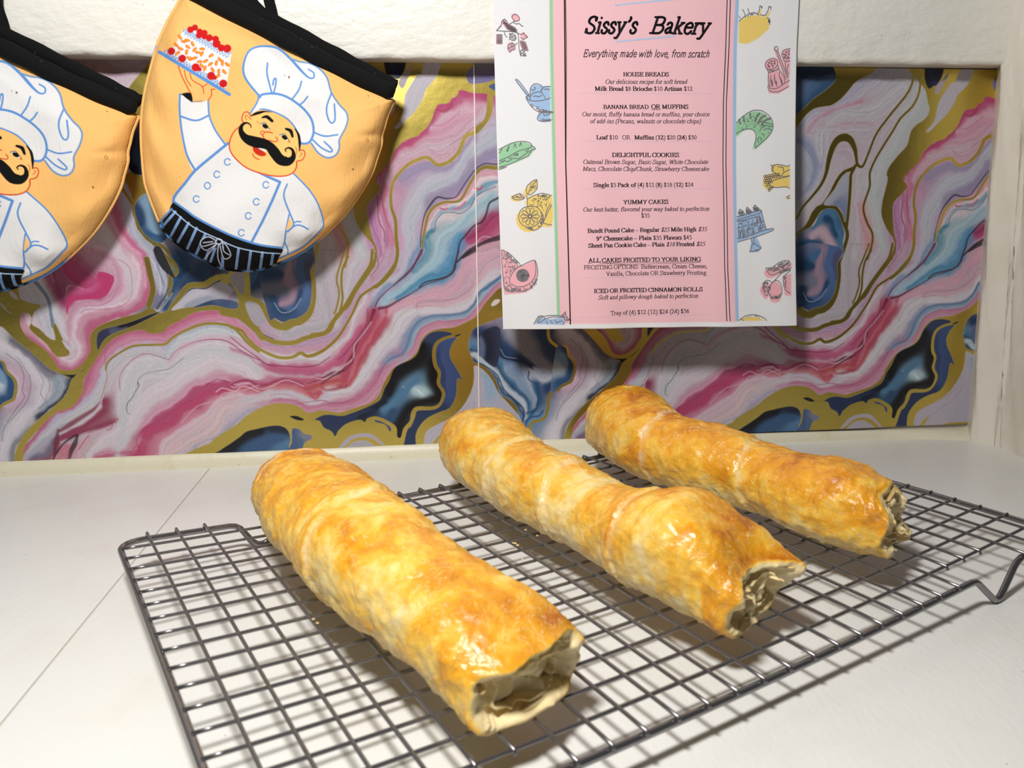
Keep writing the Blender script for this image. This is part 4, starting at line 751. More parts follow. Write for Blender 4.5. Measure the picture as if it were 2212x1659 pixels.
# grey line drawings in the margins
gk = Ink()
def D_(z, *ss, w=.28):
    for s in ss: gk.sweep(to_paper(spline(zp(z, s), 2)), w, w)
def ring(z, cx, cy, r, w=.22, ry=None):
    th = np.linspace(0, 2*math.pi, 9); ry = ry or r; D_(z, ' '.join(f'{cx+r*math.cos(t):.1f},{cy+ry*math.sin(t):.1f}' for t in th), w=w)
def hatch(z, poly, n, ln, seed, w=.2, ang=None):
    rr = random.Random(seed); P = pp(poly); x0, y0 = P.min(0); x1, y1 = P.max(0); k = 0; t = 0
    while k < n and t < n*20:
        t += 1; x, y = rr.uniform(x0, x1), rr.uniform(y0, y1); c = False; j = len(P)-1
        for i in range(len(P)):
            if (P[i][1] > y) != (P[j][1] > y) and x < (P[j][0]-P[i][0])*(y-P[i][1])/(P[j][1]-P[i][1])+P[i][0]: c = not c
            j = i
        if c:
            a = rr.uniform(0, 6.3) if ang is None else ang+rr.uniform(-.4, .4); k += 1
            gk.sweep(to_paper(zp(z, f'{x},{y} {x+ln*math.cos(a):.1f},{y+ln*math.sin(a):.1f}')), w, w)
# grapes
D_('A', '104,303 150,250 155,215 185,190 210,225', '104,305 200,312 290,318 320,350 325,430 330,500 345,560', '104,303 150,260', '235,240 280,210 255,170 290,140 330,175 325,205 290,212 280,205', '275,225 300,240 330,235 350,255 368,262', '300,320 350,345 375,325 385,350 415,370 385,380 375,395 345,375', '310,430 270,460 220,480', '225,440 260,428 280,445 288,490 250,500 240,520 222,500 215,470 225,440', '345,500 370,505 395,555 350,550 345,500', '180,320 190,350 210,372', '240,340 270,335 300,380 275,405 235,385 240,340')
for k in range(34):
    a, b = divmod(k, 7); ring('A', 182+b*17+a*8, 228+b*9+a*14, 9, .18) if 182+b*17+a*8 < 308 and 228+b*9+a*14 < 316 else None
for k in range(20):
    a, b = divmod(k, 4); ring('A', 112+b*14, 352+a*19, 8.5, .18); ring('A', 345+b*14+a*6, 415+a*18+b*4, 9, .18)
hatch('A', '240,340 300,345 290,400 240,395', 22, 16, 1); hatch('A', '345,510 385,515 390,550 350,550', 14, 14, 2); hatch('A', '220,440 280,440 280,490 225,500', 8, 16, 3); hatch('A', '160,205 205,200 215,240 165,240', 14, 12, 4)
# sundae
D_('A', '300,790 330,810 430,945 415,950 310,820 297,795', '440,940 440,880 480,835 540,845 560,880 545,920', '545,900 580,865 640,860', '440,1000 445,950 490,920 550,920 590,980', '405,960 430,1000 520,1005 600,990 640,975', '400,960 420,1020 480,1090 550,1120 640,1120', '560,1115 515,1160 515,1195 570,1210 640,1200', '430,940 405,960 400,985', '470,960 500,955 520,965 550,950', '450,890 470,900 490,880 480,865', '580,890 610,885 630,895', '570,1115 580,1150 640,1130')
hatch('A', '430,1020 560,1090 640,1100 640,1120 540,1110 440,1050', 26, 34, 5, .2, .4); hatch('A', '520,1180 640,1185 640,1205 540,1205', 12, 26, 6, .2, .1)
# sandwich
D_('A', '127,1490 200,1450 300,1412 400,1410 450,1435 440,1470 330,1500 220,1560 130,1600', '450,1445 490,1475 480,1490 455,1490 420,1550 330,1590 220,1640 140,1659', '130,1630 180,1600 220,1610 270,1575 320,1580 380,1540 440,1500', '205,1500 230,1450 215,1505 205,1500', '275,1470 290,1430 300,1465', '330,1455 345,1420 350,1450', '130,1525 160,1480', '150,1600 170,1612 185,1590', '220,1570 240,1580 250,1560', '290,1545 310,1550 320,1530', '390,1500 410,1505 420,1480'); D_('C', '128,28 160,20 205,0', '128,10 180,0')
hatch('A', '270,1540 320,1525 300,1550 280,1555', 8, 16, 7)
# lemons
D_('C', '505,130 470,140 410,190 400,240 415,275 450,275 500,230 510,190 505,130', '415,275 450,200 500,140', '255,300 300,280 340,268 385,310 340,330 280,325 255,300', '270,305 330,305 380,312', '400,280 410,330 415,395', '415,320 470,290 560,265 655,290', '640,370 600,440 590,500', '655,380 620,440 595,500 570,550', '560,480 570,560 655,580', '415,400 440,390')
D_('C', '440,395 500,400 545,450 545,520 500,580 430,605 360,580 325,520 335,450 380,405 440,395', '550,450 575,510 550,590 480,635 400,610')
for k in range(10):
    a = k*math.pi/5; ca, sa_ = math.cos(a), math.sin(a); D_('C', ' '.join(f'{437+r*math.cos(a+da):.0f},{495+r*.95*math.sin(a+da):.0f}' for r, da in ((22, -.25), (80, -.22), (92, 0), (80, .22), (22, .25), (22, -.25))), w=.22)
ring('C', 437, 495, 14)
hatch('C', '430,330 560,280 640,300 600,420 560,430 430,380', 60, 10, 8); hatch('C', '410,600 480,610 560,560 560,500 530,590 440,635', 30, 14, 9, .22); hatch('C', '540,270 650,295 620,310 500,295', 26, 14, 10, .22); hatch('C', '420,190 480,160 490,220 430,250', 12, 26, 11, .18, -.5); hatch('C', '270,295 340,275 360,315 290,320', 8, 22, 12, .18, .4)
# avocado
D_('C', '152,830 220,855 300,930 350,990', '152,830 160,1000 180,1200 200,1230 240,1245 280,1245', '355,985 420,950 480,930 500,960 515,1040 500,1130 450,1200 380,1240 300,1240 250,1200 232,1130 260,1060 320,1000 355,985', '485,935 495,1000 490,1080 450,1150 380,1190 300,1195 250,1165')
for r_ in (8, 20, 32, 44, 54): ring('C', 365, 1083, r_, .9, r_*.98)
hatch('C', '160,870 240,900 330,990 240,1060 220,1150 240,1200 190,1190', 90, 14, 13, .18); hatch('C', '180,1190 250,1210 400,1215 490,1130 510,1060 500,1150 430,1230 200,1240', 70, 18, 14, .24); hatch('C', '160,840 220,860 320,960 300,970 200,880', 40, 14, 15, .24)
# fish
D_('C', '475,1568 520,1490 570,1490 580,1520 520,1560', '540,1500 640,1480 740,1485 760,1500', '575,1520 660,1495 740,1500', '740,1500 790,1445 800,1500 845,1528 790,1530 765,1570', '500,1545 530,1495', '515,1550 550,1492', '640,1530 660,1560', '680,1525 700,1550', '600,1535 610,1565', '780,1520 830,1525', '770,1500 792,1460', '700,1560 720,1545 760,1535')
hatch('C', '740,1495 790,1460 800,1500 830,1525 790,1530', 12, 20, 16)
# roast, shakers, croissant
D_('B', '905,215 940,180 1000,140 1060,125 1085,140 1100,120 1110,90 1110,65 1120,58 1125,72 1135,65 1130,85', '1115,145 1160,155 1180,130 1195,100 1200,70 1210,62 1215,75 1225,72 1220,95', '1100,150 1085,140', '970,170 955,120 940,95', '1010,140 1000,110 992,85', '1185,180 1210,190 1210,230', '915,185 905,160'); hatch('B', '950,170 1050,135 1060,150 980,165', 10, 12, 17); hatch('B', '1190,185 1212,190 1210,260 1205,230', 8, 16, 18, .3, 1.5)
D_('B', '1165,640 1190,600 1240,580 1280,595 1290,640 1260,680 1200,690 1168,665 1165,640', '1185,690 1200,720 1250,710 1300,680 1290,650', '1200,720 1195,800 1215,860', '1300,690 1350,760 1360,830', '1195,840 1215,880 1280,880 1340,840 1405,800', '1190,860 1210,905 1290,915 1400,860', '1270,510 1255,490 1265,465 1285,465 1295,490 1285,505', '1275,505 1320,640 1370,790', '1290,500 1340,640 1385,775', '1415,485 1360,495 1330,530 1340,570 1380,585 1413,575', '1345,575 1355,610 1413,605', '1365,620 1370,700 1400,770', '1225,750 1215,800 1240,865', '1260,740 1255,800 1285,860', '1305,720 1310,780 1345,840', '1400,640 1380,690 1400,740')
for x, y in ((1205, 625), (1225, 608), (1255, 608), (1195, 650), (1230, 635), (1260, 632), (1205, 665), (1240, 658), (1350, 540), (1375, 520), (1400, 510), (1370, 550), (1400, 540), (1360, 570), (1390, 570)): ring('B', x, y, 7, .22)
hatch('B', '1200,700 1280,690 1290,670 1300,690 1210,720', 16, 12, 19); hatch('B', '1225,780 1240,830 1235,840 1222,800', 8, 18, 20, .25, 1.4); hatch('B', '1265,770 1280,830 1275,840 1260,800', 8, 18, 21, .25, 1.4); hatch('B', '1315,760 1335,820 1325,820 1312,780', 8, 18, 22, .25, 1.2)
D_('B', '878,1225 940,1160 1040,1100 1140,1105 1220,1170 1245,1250 1220,1330 1150,1400 1080,1465 1070,1470', '876,1330 950,1290 1030,1285 1070,1330 1070,1400 1060,1440 1075,1475', '1100,1220 1130,1210 1240,1240', '1110,1305 1150,1250 1240,1260', '1120,1400 1130,1385 1110,1365 1090,1390 1100,1420', '1150,1290 1200,1280 1230,1300', '1130,1330 1150,1340 1155,1360', '935,1270 945,1295', '985,1250 975,1275', '1050,1270 1065,1260')
for s in ('1015,1130 1020,1180', '1065,1210 1080,1160 1110,1130', '1095,1225 1130,1170 1170,1150', '950,1160 955,1210', '905,1190 915,1230', '1130,1240 1180,1190 1220,1180'): D_('B', s, w=.62)
hatch('B', '900,1230 1020,1150 1120,1130 1220,1230 1200,1330 1100,1260 960,1240', 70, 9, 23, .16)
D_('B', '1218,1640 1240,1659', '1235,1659 1280,1636 1340,1645 1390,1655 1410,1640')
# fruit, cake stand, plums, lemon
D_('D', '1240,0 1230,40 1290,75 1330,95 1345,60 1410,30', '1290,0 1340,10 1350,50', '1340,100 1410,90', '1200,155 1300,120 1410,92', '1195,160 1240,205 1320,205 1380,200 1410,220', '1378,305 1410,285', '1380,300 1385,318 1410,312'); D_('B', '1245,1640 1240,1700', '1340,1659 1350,1700')
for k in range(30):
    a, b = divmod(k, 8); x, y = 1160+b*20, 95+a*22+b*-3
    if a < 2 or b < 4: ring('D', x+(a % 2)*8, y, 10, .2)
for x, y in ((1180, 190), (1200, 180), (1220, 200), (1200, 215), (1240, 205), (1205, 238), (1222, 220)): ring('D', x, y, 9, .2)
D_('D', '885,500 960,480 1060,450 1125,430 1110,465 1020,490 885,530', '1125,430 1150,530 1175,620', '885,545 1000,520 1110,490', '1015,580 1150,545', '885,612 1010,580', '885,715 1000,690 1130,640 1235,615 1240,635 1100,690 890,750', '1018,712 1040,770 1015,845 1080,830 1125,810 1060,765 1050,705', '1040,770 1065,765', '1010,845 1080,838 1126,812')
for s in ('915,425 900,465 930,490 955,465 915,425', '985,405 975,445 1000,470 1030,450 985,405', '1060,383 1050,425 1080,445 1105,425 1060,383'): D_('D', s, w=.4)
hatch('D', '905,450 945,450 930,485', 14, 12, 24, .4); hatch('D', '980,430 1020,440 1000,465', 14, 12, 25, .4); hatch('D', '1055,410 1098,420 1080,440', 14, 12, 26, .4)
hatch('D', '890,610 1010,585 1150,555 1165,620 1000,680 890,710', 60, 34, 27, .22, 1.4); hatch('D', '1040,510 1120,490 1145,540 1040,570', 24, 34, 28, .22, 1.5); hatch('D', '890,550 1020,520 1030,570 890,600', 22, 12, 29, .22)
D_('D', '1172,1010 1240,1000 1300,955 1370,935 1410,945 1405,990 1340,1030 1240,1080 1190,1050 1172,1010', '1410,1020 1340,1050 1280,1110 1230,1160', '1200,1230 1230,1160 1280,1130 1320,1170 1335,1250 1300,1305 1230,1305 1200,1260 1200,1230', '1225,1145 1180,1130 1145,1170 1145,1240 1185,1290 1195,1240', '1350,1090 1345,1150 1360,1220 1415,1260', '1350,1090 1420,1030', '1190,1020 1300,1000 1400,960')
hatch('D', '1240,1000 1380,945 1400,980 1260,1060 1190,1040', 50, 22, 30, .24, -.7); hatch('D', '1150,1150 1200,1140 1180,1270 1150,1220', 34, 16, 31, .24); hatch('D', '1205,1240 1225,1300 1300,1300 1330,1250 1300,1280 1230,1280', 34, 18, 32, .24, 1.4); hatch('D', '1220,1160 1210,1240 1200,1220', 12, 16, 33); hatch('D', '1350,1100 1380,1080 1370,1220 1352,1180', 20, 16, 34, .24); hatch('D', '1300,1050 1400,1010 1410,1030 1320,1070', 14, 24, 35, .34, -.4)
D_('D', '905,1530 960,1490 1040,1473 1110,1485 1160,1510 1180,1532', '920,1515 950,1530'); hatch('D', '930,1510 1040,1480 1140,1500 1150,1510 1040,1490', 14, 9, 36, .18)
gk.build('margin_drawings', M_grey, .00010)['label'] = 'grey outline food drawings in the margins'
# pale blue dotted rules and slanted strokes on the pink panel
pb = Ink(); M_pblue = mat('pale_blue_ink', (176, 196, 226), .75, spec=.2, var=[(200, .4, .8, (190, 200, 222), .4, None)])
for y0, y1 in ((201, 202), (305, 305), (408, 407), (600, 596), (685, 680)):
    A, B = tp((1253, y0), (1540, y1)); nn = 62
    for k in range(nn):
        a = A+(B-A)*k/nn; pb.sweep(np.array([a, a+(B-A)*.45/nn]), .14, .14)
for a, b in (((1330, 90), (1457, 78)), ((1330, 11), (1462, -2))): pb.sweep(tp(a, b), .5, .5)
pb.build('blue_rules', M_pblue, .00006)['label'] = 'pale blue dotted rules and strokes'
tpz = from_paper(np.array([[95, 2.], [121, 2.], [121, 16.], [95, 16.]])); P = on_poster(tpz, .0003)
V = list(P)+list(P-WN*0.0002); o = child(obj('tape', V, [(0, 1, 2, 3), (7, 6, 5, 4), (0, 4, 5, 1), (1, 5, 6, 2), (2, 6, 7, 3), (3, 7, 4, 0)], mat('masking_tape', (226, 214, 180), .7, bump=[(300, .0001, None)])), menu)
# ---------------------------------------------------------------- oven mitts with a printed chef
MK = 3.814                        # drawing coordinates: photo pixels of the right-hand mitt, enlarged, from (300, 0)
def mp(s): return pp(s)/MK + [300, 0]
OUT = np.array([(396, -14), (385, 10), (366, 42), (352, 72), (343, 92), (337, 110), (326, 150), (314, 198), (307, 250), (306, 300), (309, 350), (314, 395), (326, 432), (340, 468), (349, 488), (365, 510), (405, 541), (457, 569), (489, 580), (536, 584), (575, 577), (602, 567), (641, 550), (680, 524), (733, 475), (762, 440), (787, 402), (805, 368), (814, 340), (823, 312), (824, 292), (830, 272), (836, 250), (843, 234), (851, 216)], float)
MO = spline(OUT, 3)
res = 1.2; X0, Y0 = 296, -24
RM = Raster(566, 616, res, (240, 186, 112)); sh0 = np.array([X0, Y0])
MBL = (92, 142, 205); MWH = (224, 223, 224); MBK = (20, 20, 22); MSK = (248, 192, 114); MRD = (206, 70, 44)
def mf(s, c, n=3): RM.fill(spline(mp(s), n, True)-sh0 if n > 1 else mp(s)-sh0, c, res)
def ml(s, c, w, n=3, closed=False): RM.line(spline(mp(s), n, closed)-sh0, c, np.asarray(w, float)/MK, res, closed=closed)
# tray, cake and hand
ml('325,545 350,620 390,700 430,775', MRD, 9); ml('375,580 390,650 430,710', MRD, 8); ml('420,600 440,660 520,710 535,770', MRD, 8); ml('520,715 545,705 565,690', MRD, 8); ml('625,735 595,740 600,780 565,835', MRD, 9); ml('430,770 440,830', MRD, 6)
mf('345,775 425,765 442,838 400,832 358,805', MBK)
mf('380,240 470,230 620,330 765,430 750,520 720,735 560,660 215,425 300,380 330,300', MWH, 1)
ml('170,430 745,778', MBL, 28)
def zig(a, b, n, am, w):
    a, b = np.array(a, float), np.array(b, float); d = (b-a)/np.hypot(*(b-a)); m = np.array([-d[1], d[0]]); P = [a+(b-a)*k/(3*n)+m*am*(0, 1, -.4)[k % 3] for k in range(3*n+1)]
    RM.line(spline(np.array(P), 3)/MK+[300, 0]-sh0, MBL, w/MK, res)
zig((372, 240), (600, 360), 12, 22, 6); zig((600, 360), (760, 440), 9, 22, 6); zig((380, 270), (740, 470), 15, 16, 5); zig((212, 412), (720, 712), 22, 22, 6); zig((240, 440), (720, 735), 18, 12, 5)
for x, y in ((340, 305), (370, 340), (400, 330), (310, 370), (445, 362), (345, 400), (405, 385), (395, 430), (320, 440), (460, 410), (485, 430), (520, 405), (520, 445), (595, 460), (670, 490), (550, 505), (500, 510), (430, 490), (590, 530), (640, 520), (690, 520), (730, 530), (545, 565), (610, 575), (660, 590), (705, 590), (650, 630), (520, 540), (415, 475), (460, 480)):
    a = (x*7+y*3) % 180; th = np.radians(np.linspace(0, 360, 14)); ex = np.c_[22*np.cos(th), 12*np.sin(th)]; ca, sa_ = math.cos(math.radians(a)), math.sin(math.radians(a)); E_ = (ex @ np.array([[ca, sa_], [-sa_, ca]])+[x, y])/MK+[300, 0]-sh0
    RM.fill(E_, (238, 148, 44), res); RM.line(E_[:9], (214, 96, 48), 6/MK, res)
for x, y, r in ((425, 245, 28), (462, 228, 26), (500, 262, 27), (495, 292, 26), (540, 272, 27), (540, 300, 24), (580, 312, 30), (632, 322, 28), (640, 360, 34), (680, 395, 30), (728, 400, 34), (268, 422, 31), (358, 482, 32), (468, 555, 34), (500, 570, 18), (595, 625, 34), (625, 640, 18), (695, 688, 33)):
    th = np.linspace(0, 6.283, 20)[:-1]; RM.fill(np.c_[x+r*np.cos(th), y+r*np.sin(th)]/MK+[300, 0]-sh0, (196, 30, 32), res)
# raised arm, jacket
mf('335,780 430,838 520,842 572,832 580,940 640,1100 715,1192 700,1260 470,1410 405,1310 365,1160 340,960', MWH)
mf('760,1170 600,1290 460,1409 310,1594 284,1666 400,1755 500,1815 680,1905 840,1968 1000,2015 1180,2042 1158,2128 1240,2100 1360,2030 1490,1900 1522,1840 1480,1690 1400,1560 1275,1430 1000,1300', MWH)
ml('338,775 335,900 350,1060 378,1210 405,1300 465,1405', MBL, 17); ml('572,835 578,940 600,1010 640,1090 715,1195', MBL, 15); ml('345,958 440,990 500,987 575,950', MBL, 16); ml('430,840 520,832', (90, 120, 150), 7)
ml('735,1180 600,1290 460,1409 380,1510 310,1594 286,1640 284,1680', MBL, 23); ml('940,1395 1060,1455 1163,1500 1100,1650 1020,1820 930,1992', MBL, 22, 1)
mf('285,1665 400,1740 480,1800 680,1905 840,1975 1000,2020 1182,2046 1155,2120 1108,2235 1050,2290 900,2300 700,2260 500,2200 300,2040 190,1880 175,1830 235,1770', MBK)
ml('288,1660 400,1740 480,1798 680,1903 840,1970 1000,2018 1180,2042', MBL, 17); ml('1275,1430 1400,1560 1480,1690 1522,1840 1490,1905 1360,2028 1250,2085 1158,2128', MBL, 13)
ml('1222,1518 1195,1590 1205,1660 1245,1760 1275,1850 1225,1910', MBL, 14); ml('1237,1770 1212,1900 1200,1990 1183,2045', MBL, 14); ml('1275,1840 1300,1825 1335,1828', MBL, 12); ml('1225,1908 1290,1858 1345,1862 1392,1888', MBL, 14); ml('1200,1990 1228,2060 1225,2090', MBL, 12)
mf('1240,1785 1270,1845 1225,1900 1214,1890', MSK, 1)
for x, y in ((730, 1334), (643, 1437), (565, 1530), (473, 1640), (1047, 1523), (968, 1663), (902, 1779), (845, 1918)):
    th = np.radians(np.linspace(30 if x != 565 else 0, 330 if x != 565 else 360, 16)); RM.line(np.c_[x+25*np.cos(th), y+27*np.sin(th)]/MK+[300, 0]-sh0, MBL, 10/MK, res)
for a, b in (('300,1745', '200,1860'), ('345,1790', '262,1945'), ('410,1838', '312,2010'), ('475,1880', '385,2080'), ('545,1932', '455,2130'), ('600,1990', '535,2180'), ('640,2010', '575,2200'), ('690,2040', '690,2240'), ('822,2048', '793,2270'), ('922,2070', '893,2280'), ('1018,2082', '990,2280'), ('1105,2092', '1080,2250')):
    ml(a+' '+b, (188, 208, 236), 18); ml(a+' '+b, MBL, 12)
ml('280,1735 450,1872 640,1962 800,2036 1000,2078 1165,2090', (170, 200, 235), 8); ml('270,1722 190,1812 200,1880', MBL, 16)
mf('500,2040 540,1955 640,1985 660,2010 760,2110 700,2140 650,2040 560,2070', MBK)
for s in ('650,1965 680,1975 685,2000 655,2010 630,1995 650,1965', '640,1985 570,1950 510,1985 520,2030 600,2010 640,2000', '510,2035 560,2062 640,2010', '680,1995 720,2020 758,2105 700,2130 665,2010', '690,2010 700,2070 745,2100', '640,2010 560,2110 520,2150', '655,2015 650,2120 690,2220', '530,2000 610,1990'): ml(s, (214, 222, 240), 6)
# hat
mf('985,795 900,680 860,600 865,520 900,430 960,390 1050,376 1150,400 1250,470 1330,510 1400,520 1480,560 1550,640 1585,760 1640,850 1700,920 1720,980 1700,1060 1652,1150 1655,1210 1630,1275 1560,1300 1490,1270 1430,1180 1400,1168 1335,1190 1325,1150 1290,1060 1220,980 1140,930 1060,905 1000,900 920,935 960,860', MWH)
ml('1000,800 900,680 862,600 865,520 900,430 960,390 1050,380 1150,400 1250,485 1340,585 1400,640 1440,640 1440,600 1395,570', MBL, [18, 18, 18, 16, 16, 18, 20, 22, 14, 12]); ml('1240,480 1330,510 1400,520 1480,560 1550,640 1585,760 1650,860 1705,920 1722,980 1700,1060 1652,1150 1652,1220 1620,1280 1555,1300 1480,1262 1420,1180', (112, 148, 190), 15)
ml('985,800 1020,778 1110,770 1200,790 1280,835 1360,900 1420,980 1440,1070 1425,1140 1390,1180 1330,1182', MBL, 19); ml('992,800 960,870 918,932', MBL, 14); ml('1000,900 1060,905 1150,938 1230,985 1295,1065 1328,1160 1330,1185', MBL, 13)
for s in ('1060,520 1055,600 1075,690 1102,775 1125,710 1130,650 1112,655 1104,700', '1340,670 1318,740 1265,815', '1390,795 1360,835 1328,862', '1585,772 1552,860 1547,930 1570,1000 1600,1012 1617,970 1610,858', '1440,1090 1530,1122 1637,1110', '1425,1145 1500,1215 1575,1252 1590,1230 1528,1168'): ml(s, MBL, 14)
# face
mf('835,1045 780,1090 747,1170 752,1240 800,1310 900,1390 1060,1442 1180,1452 1260,1430 1295,1385 1310,1320 1360,1300 1360,1245 1330,1240 1325,1170 1290,1070 1220,990 1140,940 1060,915 1000,912 925,950 900,925 868,930 850,970 858,1010', MSK)
ml('830,1045 780,1090 747,1170 752,1240 800,1310 900,1390 1060,1442 1180,1452 1260,1430 1297,1380 1300,1330', MRD, 11); ml('922,960 900,925 868,928 850,968 855,1000 868,1012', MRD, 10); ml('890,985 875,970 885,950 905,965 925,985', MRD, 7); ml('1332,1238 1358,1240 1368,1275 1345,1318 1308,1325', MRD, 10); ml('1325,1290 1345,1270 1335,1258', MRD, 7); ml('1290,1210 1302,1240 1298,1270', MRD, 6)
mf('920,958 960,925 1030,912 1105,924 1040,925 1010,935 960,950', MBK); ml('1285,1060 1315,1110 1325,1180 1322,1245', MBK, [8, 22, 22, 8])
ml('1018,968 1055,962 1098,997', MBK, [16, 30, 24]); ml('1212,1062 1250,1078 1266,1125', MBK, [20, 30, 20])
for x, y in ((1040, 1040), (1200, 1132)):
    mf(f'{x-35},{y-22} {x},{y-26} {x+38},{y+26} {x-5},{y+15}', MWH); th = np.linspace(0, 6.283, 16)[:-1]; RM.fill(np.c_[x+24*np.cos(th)+4*np.sin(th), y+20*np.sin(th)+6*np.cos(th)]/MK+[300, 0]-sh0, MBK, res); ml(f'{x-40},{y-20} {x},{y-27} {x+38},{y+28}', MBK, 6)
ml('1015,1112 1003,1095 1015,1080 1035,1085', MRD, 8); ml('1055,1085 1100,1095 1080,1090 1040,1090 1022,1115 1040,1148 1085,1160 1130,1168 1142,1148 1128,1130', MRD, 9); ml('985,1010 975,1000', MRD, 6); ml('1228,1165 1245,1172 1238,1155', MRD, 6)
mf('950,1200 1020,1240 1050,1275 1010,1288 960,1265 940,1232', (198, 48, 28)); mf('968,1206 1005,1205 1045,1240 1035,1250 985,1222', MWH); ml('935,1268 955,1298 992,1315', MRD, 9)
ml('925,1052 918,1028 885,1012 848,1035 842,1085 880,1138 950,1168 1020,1182 1075,1205 1120,1260 1170,1315 1230,1330 1272,1295 1268,1240 1235,1218 1205,1232 1215,1250', MBK, [8, 14, 28, 44, 62, 84, 92, 84, 74, 86, 92, 92, 74, 46, 26, 16, 8], 4)
mf('950,1150 1010,1170 1100,1195 1060,1225 1010,1215', MBK)
for x, y, r in ((1237, 636, 8), (1200, 622, 4), (1765, 1395, 7), (1890, 790, 5)):
    th = np.linspace(0, 6.283, 10)[:-1]; RM.fill(np.c_[x+r*np.cos(th), y+r*1.3*np.sin(th)]/MK+[300, 0]-sh0, (120, 80, 40), res)
ml('1880,1140 1895,1160 1880,1170 1872,1155 1880,1140', (170, 110, 50), 5)
MB = .028                          # seam of the mitt, metres in front of the wall
def edge_dist(P, closed=True):
    out = np.empty(len(P))
    for k in range(0, len(P), 60000):
        d, _ = seg_dist(P[k:k+60000, 0], P[k:k+60000, 1], OUTC, closed); out[k:k+60000] = d
    return out
OUTC = np.vstack([MO, [(700, 134), (550, 58), (470, 16)]])
def mitt_D(P, inside=True):
    d = edge_dist(P); t = np.clip(d/84, 0, 1); h = np.sqrt(np.clip(1-(1-t)**2, 0, 1))
    x, y = P[:, 0], P[:, 1]; a = .5*x-.86*y
    wr = .0022*np.sin(a*.052+np.sin(x*.02)*1.4)*np.exp(-((d-22)/34)**2) + .0016*np.sin(x*.031+y*.012)*np.sin(y*.024-x*.008)*t
    wr = wr + .0016*np.exp(-((x-815+(y-290)*.2)/36)**2-((y-292)/9)**2)*-1 + .0012*np.exp(-((x-375)/22)**2-((y-32+.5*(x-375))/7)**2)*-1
    return MB + .017*h + wr*np.clip(t*4, 0, 1)
jj, ii = np.mgrid[0:RM.ny, 0:RM.nx]; P = np.c_[ii.ravel()*res+X0, jj.ravel()*res+Y0]
ins = RM.inside(OUTC-sh0, (0, RM.nx, 0, RM.ny)).ravel()
# snap the outermost ring of samples onto the outline
D = mitt_D(P)
q = px_wall_arr(P, np.full(len(P), MB)*0 + D); PW = WE[None]*q[:, :1]+WN[None]*(D0+D)[:, None]; PW[:, 2] = q[:, 1]
def pw(x, y, D): u, v = px_wall(x, y, D); return W(u, v, D)
HOOK = pw(640, -190, .03)
def at(root): return Vector(HOOK)
mitt = empty('oven_mitt', tuple(HOOK))
body = child(grid_obj('printed_front', PW, RM.ny, RM.nx, np.clip(RM.img, 0, 1), M_mitt, keep=ins), mitt)
body['label'] = 'orange-yellow cloth front printed with a moustached chef'
# rolled rim along the outline and the puffed back
Pm = MO; rim = np.array([pw(x, y, MB+.0002) for x, y in Pm]); V, F = tube(rim, .0013, 10); ro = child(obj('seam_rim', V, F, M_mitt, None), mitt)
cin = OUTC.mean(0); pin = Pm+(cin-Pm)*(9/np.linalg.norm(cin-Pm, axis=1))[:, None]; ij = ((pin-sh0)/res).round().astype(int)
rc = RM.img[np.clip(ij[:, 1], 0, RM.ny-1), np.clip(ij[:, 0], 0, RM.nx-1)]; rc = np.repeat(rc, 10, 0)
a_ = ro.data.attributes.new('ink', 'FLOAT_COLOR', 'POINT'); a_.data.foreach_set('color', np.c_[rc, np.ones(len(rc))].astype(np.float32).ravel())
V = []; n = len(OUTC); C_ = OUTC.mean(0)
for f, dd in ((1, 0.0), (.985, -.0018), (.9, -.0032), (.5, -.0040), (.05, -.0042)):
    for x, y in OUTC: V.append(pw(C_[0]+(x-C_[0])*f, C_[1]+(y-C_[1])*f, MB+dd))
F = [(r*n+i, r*n+(i+1) % n, (r+1)*n+(i+1) % n, (r+1)*n+i) for r in range(4) for i in range(n)]+[tuple(range(4*n, 5*n))]
child(obj('back', V, F, M_back, None), mitt)
# black binding: front roll, back roll, and the hanging loop
def band(path, ws, ts, name, n=14):
    P = np.array(path); m = len(P); T = np.gradient(P, axis=0); V = []
    for i in range(m):
        t = T[i]/np.linalg.norm(T[i]); up = np.cross(WN, t); up /= np.linalg.norm(up); nn = np.cross(t, up); nn = nn if nn @ WN > 0 else -nn
        e = 1.0 if 0 < i < m-1 else .5
        for k in range(n):
            a = 2*math.pi*k/n; V.append(P[i]+up*math.cos(a)*ws[i]*e+nn*math.sin(a)*ts[i]*e)
    F = [(i*n+k, i*n+(k+1) % n, (i+1)*n+(k+1) % n, (i+1)*n+k) for i in range(m-1) for k in range(n)]+[tuple(range(n))[::-1], tuple(range((m-1)*n, m*n))]
    return child(obj(name, V, F, M_black, None), mitt)
def along(pts, D, m=40):
    P = spline(np.array(pts, float), m//(len(pts)-1)); return [pw(x, y, D(i/(len(P)-1))) for i, (x, y) in enumerate(P)]
path = along([(392, -30), (436, -8), (565, 57), (640, 97), (700, 131), (780, 170), (852, 202)], lambda t: MB+.006+.004*math.sin(math.pi*min(1, max(0, t*1.06))))
m = len(path); band(path, [.0052+.0003*math.sin(i*.9) for i in range(m)], [.0042]*m, 'front_binding')
path = along([(404, -46), (462, -20), (584, 42), (694, 101), (776, 145), (836, 178), (856, 189)], lambda t: MB-.0005)
m = len(path); band(path, [.0046+.0003*math.sin(i*1.3) for i in range(m)], [.0028]*m, 'back_binding')
